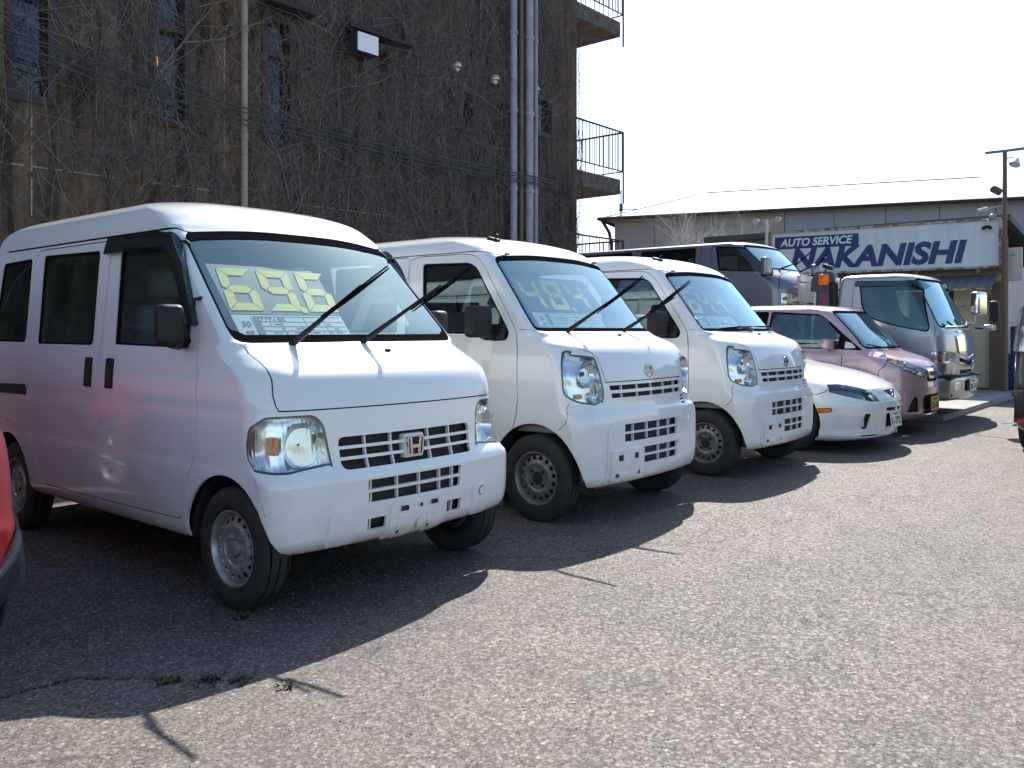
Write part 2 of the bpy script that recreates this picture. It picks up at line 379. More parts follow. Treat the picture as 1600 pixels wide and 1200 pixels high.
class Shell(Surf):
    """Vehicle skin: a stack of rounded horizontal outlines; y grows from the nose to the rear, x to the right."""
    def __init__(s, lv, q=(.5, .3, 2.35, .3, .45), n=(12, 10, 38, 5, 4), dt=.035, taper=.012, post=None):
        s.L = np.array(lv, float); s.q = q; s.Q = sum(q); s.taper = taper; s.post = post
        d = np.diff(s.L, axis=0); st = np.maximum.reduce([np.abs(d[:, 0]), np.abs(d[:, 2]) * .8, np.abs(d[:, 1]) * .6, np.full(len(d), .006)])
        s.tk = np.concatenate([[0], np.cumsum(st)]); s.t0, s.t1 = 0., s.tk[-1]
        c = np.cumsum((0,) + q); half = np.concatenate([np.linspace(c[i], c[i + 1], n[i] + 1)[:-1] for i in range(5)] + [[c[5]]])
        s.us = np.concatenate([-half[::-1][:-1], half])
        ts = []
        for a, b in zip(s.tk[:-1], s.tk[1:]):
            k = max(1, int(math.ceil((b - a) / dt))); ts += list(a + (b - a) * np.arange(k) / k)
        s.ts = np.array(ts + [s.t1]); s.tab = None
    def P(s, u, t):
        u = np.asarray(u, float); t = np.asarray(t, float)
        v = pchip(s.tk, s.L, np.clip(t, s.t0, s.t1)); z, w, yf, yr, bow, rf, rr = v.T
        q = s.q; a = np.minimum(np.abs(u), s.Q); sg = np.sign(u); c = np.cumsum((0,) + q)
        rf = np.minimum(rf, w * .9); rr = np.minimum(rr, w * .9)
        th = np.clip((a - c[1]) / q[1], 0, 1) * math.pi / 2; th2 = np.clip((a - c[3]) / q[3], 0, 1) * math.pi / 2
        fr = np.clip(a / q[0], 0, 1); sd = np.clip((a - c[2]) / q[2], 0, 1); re = np.clip((a - c[4]) / q[4], 0, 1)
        x = np.where(a <= c[1], (w - rf) * fr, (w - rf) + rf * np.sin(th))
        y = np.where(a <= c[2], yf + rf * (1 - np.cos(th)), 0)
        yb = yf + rf; ye = yr - rr; y = np.where(a > c[2], yb + (ye - yb) * sd, y)
        x = np.where(a > c[3], (w - rr) + rr * np.cos(th2), x); y = np.where(a > c[3], ye + rr * np.sin(th2), y)
        x = np.where(a > c[4], (w - rr) * (1 - re), x)
        rel = y - yf
        y = y + bow * np.minimum(np.abs(x) / np.maximum(w, 1e-4), 1.) ** 2 * (1 - sstep(.0, 1.1, rel))
        x = x * (1 - s.taper * (1 - sstep(0, 1.2, rel)) * 1.)
        Pp = np.stack([x * sg, y, z], 1)
        return s.post(Pp, u, t) if s.post else Pp
    def seam(s, a, b): return (abs(a.x) > s.Q - 1e-4 and abs(b.x) > s.Q - 1e-4) or (a.y > s.t1 - 1e-5 and b.y > s.t1 - 1e-5)
    def inv(s, pts, view=None):
        """points ('F', x, z) seen from the front, ('L', y, z) from the left side, ('T', x, y) from above -> (u, t)"""
        if s.tab is None:
            U, T = np.meshgrid(np.linspace(-s.Q, 0, 170), np.linspace(s.t0, s.t1, 200)); s.tu, s.tt = U.ravel(), T.ravel()
            s.tab = s.P(np.where(s.tu == 0, -1e-9, s.tu), s.tt)
        c = np.cumsum((0,) + s.q)
        pts = [p if isinstance(p[0], str) else (view, *p) for p in pts]; out = [None] * len(pts)
        for v, ax in (('F', (0, 2)), ('L', (1, 2)), ('T', (0, 1))):
            I = [i for i, p in enumerate(pts) if p[0] == v]
            if not I: continue
            tg = np.array([pts[i][1:3] for i in I], float); neg = np.ones(len(I))
            if v == 'F': m = -s.tu < c[1] + s.q[1] * .97
            elif v == 'L': m = (-s.tu > c[1] + s.q[1] * .12) & (-s.tu < c[3] + s.q[3] * .8)
            else: m = s.tt > s.t1 * .55
            if v != 'L': neg = np.where(tg[:, 0] > 0, -1., 1.); tg[:, 0] = -np.abs(tg[:, 0])
            tb = s.tab[m][:, ax]; k = np.array([np.argmin((tb[:, 0] - a) ** 2 + (tb[:, 1] - b) ** 2) for a, b in tg])
            u, t = s.tu[m][k].copy(), s.tt[m][k].copy(); h = 1e-4; M = len(I)
            for _ in range(9):
                p = s.P(np.concatenate([u, u + h, u]), np.concatenate([t, t, t + h]))[:, ax]; e = tg - p[:M]
                j1 = (p[M:2 * M] - p[:M]) / h; j2 = (p[2 * M:] - p[:M]) / h; A = np.stack([j1, j2], 2); At = np.transpose(A, (0, 2, 1))
                dx = np.linalg.solve(At @ A + np.eye(2) * 1e-7, (At @ e[:, :, None]))[:, :, 0]
                nr = np.linalg.norm(dx, axis=1, keepdims=True); dx *= np.minimum(1, .05 / np.maximum(nr, 1e-9))
                u = np.clip(u + dx[:, 0], -s.Q, 0.); t = np.clip(t + dx[:, 1], s.t0, s.t1)
            for i, a, b, g in zip(I, u, t, neg): out[i] = (float(a * g), float(b))
        return out
    def poly(s, pts, view=None, r=0., h=.06, n=4):
        """rounded polygon given in one view -> dense (u, t) polygon"""
        return s.inv(dens(rpoly(pts, r, n), h), view)
    def at(s, view, a, b, off=0.):
        u, t = s.inv([(view, a, b)])[0]; U, T = np.array([u]), np.array([t]); n = s.N(U, T)[0]; return Vector(s.P(U, T)[0] + n * off), Vector(n)
def wopen(P): return [(u, t if t > .004 else -.02) for u, t in P]   # a wheel opening runs out through the lower edge
def mir(P): return [(-u, t) for u, t in P]
class Disc(Surf):
    """wheel disc: u runs round the axle, t is the radius, x the profile"""
    def __init__(s, prof, seg=48):
        p = np.array(prof, float); s.r, s.x = p[:, 0], p[:, 1]; s.t0, s.t1 = s.r[0], s.r[-1]; s.us = np.linspace(0, 2 * math.pi * .13, seg + 1)
        s.ts = np.unique(np.concatenate([s.r, np.linspace(s.t0, s.t1, 10)]))
    def P(s, u, t):
        a = np.asarray(u) / .13; x = pchip(s.r, s.x[:, None], np.asarray(t, float))[:, 0]; return np.stack([x, t * np.cos(a), t * np.sin(a)], 1)
    def seam(s, a, b): return abs(a.x - b.x) < 1e-6 and (a.x < 1e-4 or a.x > s.us[-1] - 1e-4) or abs(a.y - b.y) < 1e-7 and (a.y < s.t0 + 1e-5 or a.y > s.t1 - 1e-5)
def copy_tree(o, parent=None):
    c = o.copy(); COL.objects.link(c)
    if parent is not None: c.parent = parent
    for ch in list(o.children): copy_tree(ch, c)
    return c
def text(name, s, size, m, parent, M, ext=.002, shear=0., bold=0., align='CENTER', width=None):
    cu = bpy.data.curves.new(name, 'FONT'); cu.body = s; cu.size = size; cu.extrude = ext; cu.shear = shear; cu.offset = bold
    cu.align_x = align; cu.align_y = 'CENTER'; cu.resolution_u = 4
    t = bpy.data.objects.new(name, cu); COL.objects.link(t); bpy.context.view_layer.update()
    me = bpy.data.meshes.new_from_object(t.evaluated_get(bpy.context.evaluated_depsgraph_get()))
    bpy.data.objects.remove(t); me.name = name
    if width:
        xs = [v.co.x for v in me.vertices]; k = width / max(1e-6, max(xs) - min(xs)); c0 = (max(xs) + min(xs)) / 2
        for v in me.vertices: v.co.x = (v.co.x - c0) * k
    me.transform(M); me.materials.clear(); me.materials.append(m)
    return link(name, me, parent)
def frame(o, ex, ey):
    ex, ey = Vector(ex).normalized(), Vector(ey).normalized(); ez = ex.cross(ey)
    M = Matrix((ex, ey, ez)).transposed().to_4x4(); M.translation = Vector(o); return M

# ---------------------------------------------------------------- vehicle pieces
def make_wheel(parent, pos, R_t, W, R_r, style='steel', side=-1, m=None, name='wheel'):
    """side -1: outer face towards -x"""
    m = m or STEEL
    h = W / 2
    bm = bmesh.new()
    prof = [(-h * .55, R_r - .004), (-h * .92, R_r + .012), (-h * 1.0, R_r + .035), (-h * .98, R_t - .04), (-h * .86, R_t - .012), (-h * .70, R_t)]
    tr = []
    for gx in (-.42, 0, .42):
        tr += [((gx - .05) * h * 1.4, R_t + .001), ((gx - .045) * h * 1.4, R_t - .007), ((gx + .045) * h * 1.4, R_t - .007), ((gx + .05) * h * 1.4, R_t + .001)]
    prof = prof + tr + [(-x, r) for x, r in reversed(prof)]
    lathe(bm, prof, 56)
    e = thing_part(name, parent, pos, side)
    fin('tyre', bm, RUB, e, 35)
    bm = bmesh.new()
    f = -h * .80
    lathe(bm, [(f + .004, R_r + .006), (f - .006, R_r + .004), (f - .006, R_r - .004), (f + .004, R_r - .012), (f + .012, R_r - .016), (f + .05, R_r - .020), (f + .12, R_r - .03)], 56)
    if style == 'steel':
        lathe(bm, [(f + .024, .046), (f + .022, .036), (f + .005, .033), (f + .003, .028), (f + .003, .001)], 24, 1)
        for k in range(4):
            a = math.pi / 4 + k * math.pi / 2; lathe(bm, [(f + .03, .011), (f + .006, .010), (f + .004, .006), (f + .004, .0005)], 6, 2, (0, .058 * math.cos(a), .058 * math.sin(a)))
    rimo = fin('rim', bm, [m, m if style != 'steel' else DARK if m is GREYST else m, PLAS if m is GREYST else m], e, 35)
    if style == 'steel':
        d = Disc([(.040, f + .016), (.070, f + .016), (.080, f + .009), (.092, f + .006), (.102, f + .010), (.112, f + .014), (R_r - .026, f + .020), (R_r - .012, f + .034)], 64)
        d.start(); rh = (.112 + R_r - .020) / 2
        for k in range(16):
            a = 2 * math.pi * (k + .5) / 16; c = (a * .13, rh); hr = .0140; rx = hr * .13 / rh
            d.cut([(c[0] + rx * math.cos(q), c[1] + hr * math.sin(q)) for q in np.linspace(0, 2 * math.pi, 13)[:-1]], 'hole')
        d.build('body', m, e, 'rim_disc', rim=.006, flip=True); d.bm.free()
    else:
        bm = bmesh.new()
        lathe(bm, [(f + .03, R_r - .02), (f + .02, R_r - .03), (f + .016, R_r - .05)], 40)
        for k in range(10):
            a = 2 * math.pi * k / 10; rot = Matrix.Rotation(a, 3, 'X')
            box(bm, rot @ Vector((f + .02, 0, R_r * .55)), (.02, .026, R_r * .85), .006, 1, rot)
        lathe(bm, [(f + .02, .05), (f + .005, .045), (f + .004, .001)], 24)
        fin('spokes', bm, m, e, 35)
    bm = bmesh.new(); lathe(bm, [(f + .07, R_r - .01), (f + .07, .001)], 24); fin('brake_drum', bm, DARK, e)
    return e
def thing_part(name, parent, pos, side=-1):
    e = bpy.data.objects.new(name, None); COL.objects.link(e); e.empty_display_size = .1; e.parent = parent
    e.location = pos; e.rotation_euler = (0, 0, 0 if side < 0 else math.pi); return e
def wheel_well(parent, yc, zc, Rw, xo, depth=.34, a0=1):
    for sg in (-1, 1):
        bm = bmesh.new(); ps = [(yc + Rw * math.cos(R(a)), zc + Rw * math.sin(R(a))) for a in np.linspace(a0, 180 - a0, 22)]
        A = [bm.verts.new((sg * xo, y, z)) for y, z in ps]; B = [bm.verts.new((sg * (xo - depth), y, z)) for y, z in ps]
        for i in range(len(ps) - 1): bm.faces.new((A[i], A[i + 1], B[i + 1], B[i]))
        bm.faces.new(B); fin('wheel_well', bm, DARK, parent, 30)
def seat(parent, x, y, z=.62, w=.46, m=None, tilt=12, bh=.62):
    m = m or SEATM
    e = thing_part('seat', parent, (x, y, z))
    bm = bmesh.new(); box(bm, (0, 0, 0), (w, .48, .16), .05, 3); fin('seat_cushion', bm, m, e)
    bm = bmesh.new(); rt = Matrix.Rotation(R(-tilt), 3, 'X'); box(bm, (0, .26 + math.sin(R(tilt)) * bh / 2, bh / 2), (w, .13, bh), .05, 3, rt); fin('seat_back', bm, m, e)
    bm = bmesh.new(); box(bm, (0, .30 + math.sin(R(tilt)) * (bh + .12), bh + .12), (.25, .09, .17), .04, 3, rt); fin('headrest', bm, m, e)
def steering(parent, x, y, z, r=.19, tilt=55):
    bm = bmesh.new(); rt = Matrix.Rotation(R(tilt), 3, 'X'); pts = []
    for k in range(25):
        a = 2 * math.pi * k / 24; pts.append(Vector((x, y, z)) + rt @ Vector((r * math.cos(a), r * math.sin(a), 0)))
    tube(bm, pts, .013, 8, False)
    for a in (200, 340, 270):
        tube(bm, [Vector((x, y, z)), Vector((x, y, z)) + rt @ Vector((r * math.cos(R(a)), r * math.sin(R(a)), 0))], .014, 6)
    box(bm, (x, y, z), (.14, .12, .05), .02, 2, rt); fin('steering_wheel', bm, PLAS, parent)
def bar(sh, view, pts, h, d0, d1, name, m, parent):
    """a slat following the skin through view points; h tall in z, from depth d0 to d1 along the normal"""
    uv = np.array(sh.inv(dens(pts, .08, False), view)); P = sh.P(uv[:, 0], uv[:, 1]); N = sh.N(uv[:, 0], uv[:, 1])
    T = np.gradient(P, axis=0); T /= np.linalg.norm(T, axis=1, keepdims=True); S = np.cross(N, T)
    bm = bmesh.new(); rings = []
    for p, n, s_ in zip(P, N, S): rings.append([bm.verts.new(p + n * d + s_ * k) for d, k in ((d0, -h / 2), (d1, -h / 2), (d1, h / 2), (d0, h / 2))])
    for a, b in zip(rings[:-1], rings[1:]):
        for k in range(4): bm.faces.new((a[k], a[(k + 1) % 4], b[(k + 1) % 4], b[k]))
    bm.faces.new(rings[0]); bm.faces.new(rings[-1][::-1])
    return fin(name, bm, m, parent, 30)
def opening(sh, P, name, parent, depth=.05, back=DARK, rimmat=None, bname='grille_mesh'):
    """recessed dark opening behind a hole in the skin"""
    o = sh.patch(P, bname, back, parent, -depth); return o
def lamp(sh, P, parent, name='headlight', dep=.06, gask=.010, bowls=(), amber=None, clear=None, housing=None, gmat=None):
    """a lamp set in the hole P of the skin: housing > gasket, lens, reflectors, bulbs"""
    ins = offs(P, -gask)
    h = sh.patch(ins, name, housing or REFL, parent, -dep, 0, None, .03)
    # walls
    uv = np.array(ins); A = sh.P(uv[:, 0], uv[:, 1]); N = sh.N(uv[:, 0], uv[:, 1]); bm = bmesh.new()
    a = [bm.verts.new(p + n * -.002) for p, n in zip(A, N)]; b = [bm.verts.new(p - n * (dep + .002)) for p, n in zip(A, N)]
    for i in range(len(a)): bm.faces.new((a[i], a[(i + 1) % len(a)], b[(i + 1) % len(a)], b[i]))
    fin('lamp_wall', bm, housing or REFL, h, 50)
    P2 = np.array(offs(P, .002)); I2 = np.array(ins); n = len(P2)
    if parea(P) < 0: P = P[::-1]
    bm = bmesh.new(); p3 = sh.P(P2[:, 0], P2[:, 1]) + sh.N(P2[:, 0], P2[:, 1]) * -.004; q3 = sh.P(I2[:, 0], I2[:, 1]) + sh.N(I2[:, 0], I2[:, 1]) * -.006
    a = [bm.verts.new(x) for x in p3]; b = [bm.verts.new(x) for x in q3]
    for i in range(n): bm.faces.new((a[i], a[(i + 1) % n], b[(i + 1) % n], b[i]))
    fin('lamp_gasket', bm, gmat or GASK, h, 50)
    for (x, y, z, r, d) in bowls:
        bm = bmesh.new(); seg = 28; rings = []
        for k in range(7):
            q = k / 6; rr = r * q; yy = y + d * (1 - q * q)
            rings.append([bm.verts.new((x + rr * math.cos(2 * math.pi * j / seg), yy, z + rr * math.sin(2 * math.pi * j / seg))) for j in range(seg)])
        for i in range(6):
            for j in range(seg): 
                bm.faces.new((rings[i][j], rings[i][(j + 1) % seg], rings[i + 1][(j + 1) % seg], rings[i + 1][j]))
        fin('reflector_bowl', bm, CHROME, h, 60)
        bm = bmesh.new(); bmesh.ops.create_uvsphere(bm, u_segments=10, v_segments=8, radius=r * .17); bmesh.ops.translate(bm, vec=(x, y + d * .62, z), verts=bm.verts[:])
        fin('bulb', bm, GASK, h)
    if amber:
        x, y, z, s = amber; bm = bmesh.new(); box(bm, (x, y, z), s, min(s) * .3, 2); fin('turn_bulb', bm, AMBER, h)
    sh.patch(offs(P, -.003), 'lens', LENS, h, .001, 0, None, .03)
    return h
def plate(name, parent, org, w, h, m, txt, small, ink, ex=(1, 0, 0), ey=(0, 0, 1)):
    M = frame(org, ex, ey); bm = bmesh.new(); ez = Vector(ex).cross(Vector(ey)).normalized()
    prism(bm, rrect(-w / 2, -h / 2, w / 2, h / 2, .012, 3), .004, org, ex, ey, ez); p = fin(name, bm, m, parent, 30)
    text('plate_number', txt, h * .56, ink, p, M @ Matrix.Translation((0, -h * .15, .005)), .0006, 0, .003, width=w * .86)
    text('plate_region', small, h * .22, ink, p, M @ Matrix.Translation((0, h * .31, .005)), .0006, 0, .001, width=w * .5)
    return p
def rbox_part(name, parent, c, s, bev, m, rot=None, seg=3):
    bm = bmesh.new(); box(bm, c, s, bev, seg, rot); return fin(name, bm, m, parent, 40)
def wiper(parent, base, mid, tip, tail):
    bm = bmesh.new(); b, mi_, t, tl = map(Vector, (base, mid, tip, tail))
    tube(bm, [b + (b - mi_) * .06, b, b * .6 + mi_ * .4, mi_], [.014, .016, .011, .006], 6)
    o = fin('wiper_arm', bm, PLAS, parent, 50)
    bm = bmesh.new(); d = (t - tl).normalized(); n = d.cross(Vector((1, 0, .3))).normalized()
    tube(bm, [tl, tl * .75 + t * .25, (tl + t) / 2, tl * .25 + t * .75, t], [.003, .007, .009, .007, .003], 6)
    tube(bm, [tl + n * .012, t + n * .012], .004, 4); fin('wiper_blade', bm, SEAL, o, 50); return o

# ---------------------------------------------------------------- kei vans
def skin_interior(sh, parent, zmin, windows):
    """dark trim just inside the skin, open where the glass is"""
    fs = [f for f in sh.bm.faces if f[sh.lay] not in windows and f.calc_center_median().y > zmin]
    return sh.mesh(fs, 'interior_trim', INT, parent, off=-.03)
def tz(sh, z): return float(np.interp(z, sh.L[:, 0], sh.tk))

def make_van_a():
    """the nearest van: long bonnet lip, wide lamps, two-bar grille"""
    t = thing('delivery_van', 'nearest white van, with the 69.6 price board and chrome letter badge', 'van', (2.772, 2.9, 0), 0, 'white kei vans parked in the row')
    LV = [(.262, .700, .075, 3.30, .065, .09, .10), (.285, .722, .035, 3.34, .065, .10, .10), (.33, .735, .010, 3.40, .065, .10, .10), (.45, .742, .0, 3.42, .065, .105, .10), (.545, .743, .0, 3.42, .065, .105, .10),
          (.575, .742, .006, 3.41, .066, .11, .10), (.600, .7385, .022, 3.40, .07, .13, .10), (.625, .7345, .036, 3.40, .08, .15, .10), (.655, .7365, .040, 3.40, .085, .16, .10), (.70, .7360, .044, 3.40, .09, .165, .10), (.80, .7345, .054, 3.40, .09, .17, .10),
          (.835, .7275, .058, 3.40, .09, .17, .10), (.862, .7265, .060, 3.40, .09, .17, .10), (.885, .732, .064, 3.40, .09, .17, .10),
          (.95, .730, .078, 3.40, .09, .175, .10), (1.0, .727, .10, 3.40, .09, .18, .10), (1.03, .724, .135, 3.395, .09, .19, .10), (1.055, .722, .18, 3.39, .09, .19, .10),
          (1.09, .718, .255, 3.385, .09, .17, .10), (1.125, .713, .335, 3.38, .09, .13, .10), (1.15, .709, .378, 3.375, .09, .09, .10), (1.19, .704, .415, 3.37, .09, .07, .10), (1.40, .680, .625, 3.34, .09, .065, .10),
          (1.64, .652, .862, 3.30, .09, .065, .10), (1.685, .645, .908, 3.29, .10, .07, .10), (1.70, .648, .922, 3.29, .10, .07, .10), (1.74, .645, .955, 3.28, .11, .09, .12), (1.785, .633, 1.0, 3.26, .12, .13, .14), (1.825, .606, 1.075, 3.22, .12, .18, .18),
          (1.858, .555, 1.18, 3.14, .11, .24, .24), (1.885, .47, 1.33, 2.98, .09, .24, .26), (1.905, .34, 1.52, 2.7, .05, .18, .18), (1.916, .18, 1.7, 2.4, .02, .1, .1), (1.919, .03, 1.88, 2.1, .0, .02, .02)]
    LV = [(a, b * 1.018, c, d, e, (.045 if 1.14 < a < 1.72 else f), g) for a, b, c, d, e, f, g in LV]
    sh = Shell(LV); sh.start()
    # --- wheel openings
    arch = lambda yc, zc, r: [(yc + r * math.cos(a), zc + r * math.sin(a)) for a in np.linspace(R(-40), R(220), 30)]
    for yc, r in ((.425, .318), (2.79, .325)):
        P = wopen(sh.inv(dens([(y, max(z, .2623)) for y, z in arch(yc, .262, r)], .06), 'L'))
        sh.cut(P, 'hole'); sh.cut(mir(P), 'hole')
    # --- front
    HL = sh.inv(dens(rpoly([('F', -.445, .612)[1:], (-.66, .612)], .0), .5, False), 'F')
    hl = []
    for p in dens(rpoly([(-.445, .603), (-.475, .80), (-.515, .842), (-.655, .842)], [.03, .04, .05, .0], 3), .05, False): hl.append(('F', *p))
    for p in dens([(.125, .842), (.20, .838), (.262, .79), (.272, .72), (.262, .665), (.215, .615), (.125, .606)], .05, False): hl.append(('L', *p))
    hl.append(('F', -.655, .606))
    HL = dens(rpoly(sh.inv(hl), .018, 3), .05)
    sh.cut(HL, 'lamp_hole'); sh.cut(mir(HL), 'lamp_hole')
    ws = [(-.682, 1.146), (.682, 1.146), (.632, 1.668), (.30, 1.700), (-.30, 1.700), (-.632, 1.668)]
    WS = sh.poly(ws, 'F', [.07, .07, .06, .3, .3, .06], .05)
    sh.cut(offs(WS, .004), 'seal'); sh.cut(offs(WS, -.036), 'windshield')
    # bonnet: front edge, sides run up to the windscreen corner
    hood = [('F', x, .862) for x in np.linspace(-.655, .655, 20)]
    sideh = [('F', .668, .93), ('F', .660, .99), ('F', .652, 1.03), ('F', .650, 1.065), ('F', .655, 1.10), ('F', .660, 1.134)]
    hp = hood + sideh + [('F', x, 1.138) for x in np.linspace(.64, -.64, 16)] + [('F', -a, b) for _, a, b in reversed(sideh)]
    HP = sh.inv(hp)
    sh.cut(offs(HP, .003), 'gap', ['body']); sh.cut(offs(HP, -.003), 'bonnet', ['body', 'gap'])
    # bumper seam on the side, below the lamp
    for P in ([('L', .215, .60), ('L', .19, .57), ('L', .155, .50), ('L', .13, .44)],):
        Q = linepoly(sh.inv(P), .005); sh.cut(Q, 'gap', ['body']); sh.cut(mir(Q), 'gap', ['body'])
    G = {}
    G['g1'] = sh.poly([(-.405, .598), (.395, .598), (.405, .738), (-.415, .738)], 'F', .03, .06)
    G['g2'] = sh.poly([(-.295, .447), (.275, .447), (.285, .546), (-.297, .546)], 'F', .012, .06)
    G['g3'] = sh.poly([(-.295, .322), (-.195, .322), (-.195, .376), (-.297, .376)], 'F', .006, .06)
    G['g4'] = sh.poly([(.185, .328), (.285, .328), (.288, .384), (.185, .384)], 'F', .006, .06)
    for k, P in G.items(): sh.cut(P, 'vent')
    # --- sides
    door = [(1.60, .335), (1.625, 1.60), (1.56, 1.672), (1.15, 1.668), (1.0, 1.645), (.93, 1.585), (.70, 1.215), (.675, 1.12), (.655, .80), (.672, .62), (.735, .50), (.775, .345)]
    sld = [(1.612, .335), (1.637, 1.60), (1.64, 1.672), (2.56, 1.672), (2.60, 1.60), (2.535, 1.13), (2.52, .80), (2.47, .62), (2.32, .40), (2.28, .335)]
    for nm, P, r in (('door', door, [.03, .03, .04, .2, .08, .08, .06, .06, .06, .06, .06, .03]), ('sliding_door', sld, [.03, .02, .03, .03, .04, .05, .08, .08, .05, .03])):
        D = sh.poly(P, 'L', r, .06)
        for D2, sfx in ((D, ''), (mir(D), '_r')):
            sh.cut(offs(D2, .0028), 'gap', ['body']); sh.cut(offs(D2, -.0028), nm + sfx, ['body', 'gap'])
    wins = {'fw': ([(1.475, 1.128), (1.525, 1.60), (1.50, 1.62), (1.10, 1.61), (1.035, 1.57), (.775, 1.225), (.755, 1.118)], [.02, .02, .02, .06, .06, .10, .02]),
            'sw': ([(1.715, 1.122), (1.757, 1.625), (2.48, 1.637), (2.43, 1.122)], .03), 'rw': ([(2.60, 1.13), (2.648, 1.63), (3.09, 1.62), (3.12, 1.13)], .03)}
    for nm, (P, r) in wins.items():
        D = sh.poly(P, 'L', r, .06)
        for D2, sfx in ((D, ''), (mir(D), '_r')):
            sh.cut(D2, nm + '_seal' + sfx); sh.cut(offs(D2, -.016), nm + '_glass' + sfx)
    # fuel flap etc: thin lines
    for P in ([(2.77, .655), (2.80, .662), (2.83, .662)], [(2.73, .50), (2.76, .505), (2.79, .505)]):
        Q = linepoly(sh.inv(P, 'L'), .006); sh.cut(Q, 'gap', ['body'])
    gutter = [(.93, 1.660)] + [(y, 1.692) for y in np.linspace(1.02, 3.05, 12)]
    Q = linepoly(sh.inv(dens(gutter, .1, False), 'L'), .009); sh.cut(Q, 'gutter', ['body', 'gap']); sh.cut(mir(Q), 'gutter_r', ['body', 'gap'])
    # --- build parts
    b = sh.build('body', W1, t, rim=.014)
    sh.build('gap', GAP, b, 'panel_gap', off=-.010); [sh.build(k, SEAL, b, 'rain_gutter', off=-.004) for k in ('gutter', 'gutter_r')]
    sh.build('bonnet', W1, t, rim=.012)
    sh.build('seal', SEAL, t, 'windshield_seal', off=-.002, rim=.01); sh.build('windshield', GLASS_A, t, off=-.006)
    for sfx in ('', '_r'):
        d = sh.build('door' + sfx, W1, t, 'door', rim=.012)
        sh.build('fw_seal' + sfx, SEAL, d, 'window_seal', off=-.006, rim=.012); sh.build('fw_glass' + sfx, SGLASS, d, 'window', off=-.014)
        s = sh.build('sliding_door' + sfx, W1, t, 'sliding_door', rim=.012)
        sh.build('sw_seal' + sfx, SEAL, s, 'window_seal', off=-.004, rim=.012); sh.build('sw_glass' + sfx, TGLASS, s, 'window', off=-.008)
        w = sh.build('rw_glass' + sfx, TGLASS, t, 'rear_side_window', off=-.008); sh.build('rw_seal' + sfx, SEAL, w, 'window_seal', off=-.004, rim=.012)
        F = (lambda P: P) if sfx == '' else mir
        for o, y0, y1 in ((d, 1.45, 1.53), (s, 1.69, 1.77)):
            hp_ = sh.poly([(y0, .905), (y1, .905), (y1, 1.058), (y0, 1.058)], 'L', .012, .05); sh.patch(F(hp_), 'handle', PLAS, o, .006, .012)
            hp_ = sh.poly([(y0 + .012, .92), (y1 - .012, .92), (y1 - .012, 1.0), (y0 + .012, 1.0)], 'L', .008, .05); sh.patch(F(hp_), 'handle_recess', DARK, o, .0085, .002)
        rl = sh.poly([(2.545, .822), (3.25, .815), (3.25, .868), (2.55, .884)], 'L', .006, .08); sh.patch(F(rl), 'slide_rail', DARK, t, .003, .006)
    # door visors
        vis = [(1.66, 1.592), (1.635, 1.690), (1.14, 1.684), (.985, 1.655), (.905, 1.585), (.70, 1.225), (.735, 1.215), (.985, 1.545), (1.075, 1.595)]
        sh.patch(F(sh.poly(vis, 'L', [.01, .03, .1, .05, .08, .01, .01, .1, .1], .04)), 'door_visor', VISOR, d, .030, .030, VISOR)
        for hx in ((.935, 1.607, .965, 1.618), (.716, 1.337, .75, 1.35)):
            p, n = sh.at('L', hx[0], hx[1]); sg = -1 if sfx == '' else 1
            bm = bmesh.new(); p1 = Vector((p.x * -sg if sg > 0 else p.x, p.y, p.z)); n1 = Vector((n.x if sg < 0 else -n.x, n.y, n.z))
            tube(bm, [p1 - n1 * .01 + Vector((-sg * .02, -.02, .006)), p1 + n1 * .015 + Vector((-sg * .015, -.012, .006)), p1 + n1 * .024, p1 + n1 * .022 + Vector((0, .01, -.03))], [.009, .010, .010, .008], 7); fin('visor_clip', bm, PLAS, d)
    sh.mesh([f for f in sh.bm.faces if f[sh.lay] in (0, sh.rid('door'), sh.rid('door_r'), sh.rid('sliding_door'), sh.rid('sliding_door_r'), sh.rid('gap'), sh.rid('gutter'), sh.rid('gutter_r')) and f.calc_center_median().y > tz(sh, 1.155)], 'interior_trim', INT, t, off=-.03)
    # lamps
    for F, sg in (((lambda P: P), -1), (mir, 1)):
        lamp(sh, F(HL), t, bowls=[(sg * .555, .135, .712, .098, .06)], amber=(sg * .668, .185, .715, (.03, .06, .075)))
    for P in G.values(): opening(sh, offs(P, .01), 'grille', t, .035)
    for z in (.645, .692): bar(sh, 'F', [(-.41, z), (.40, z)], .014, -.026, -.002, 'grille_slat', W1, t)
    for x in (-.27, -.125, .11, .26): bar(sh, 'F', [(x, .598), (x, .738)], .007, -.030, -.012, 'grille_slat', W1, t)
    bar(sh, 'F', [(-.295, .497), (.28, .497)], .014, -.026, -.002, 'grille_slat', W1, t)
    for x in (-.275, -.125, .01, .145, .235): bar(sh, 'F', [(x, .447), (x, .546)], .007, -.030, -.012, 'grille_slat', W1, t)
    for x in (-.275, .235): bar(sh, 'F', [(x, .323), (x, .38)], .007, -.030, -.012, 'grille_slat', W1, t)
    # badge
    p, n = sh.at('F', .0, .668)
    bm = bmesh.new(); box(bm, (p.x, p.y + .018, p.z), (.118, .05, .112), .012, 2); fin('badge_mount', bm, W1, t)
    bm = bmesh.new(); o = (p.x, p.y - .008, p.z)
    wq = lambda s, k: rpoly([(-.054 * s, .047 * s), (.054 * s, .047 * s), (.047 * s, -.047 * s), (-.047 * s, -.047 * s)], .017 * s, 4)
    ringprism(bm, wq(1, 0), wq(.84, 0), .008, o)
    for sg in (-1, 1): prism(bm, [(sg * .038, .038), (sg * .023, .038), (sg * .015, -.038), (sg * .029, -.038)], .007, o)
    prism(bm, [(-.021, .004), (.021, .004), (.019, -.012), (-.019, -.012)], .0065, o)
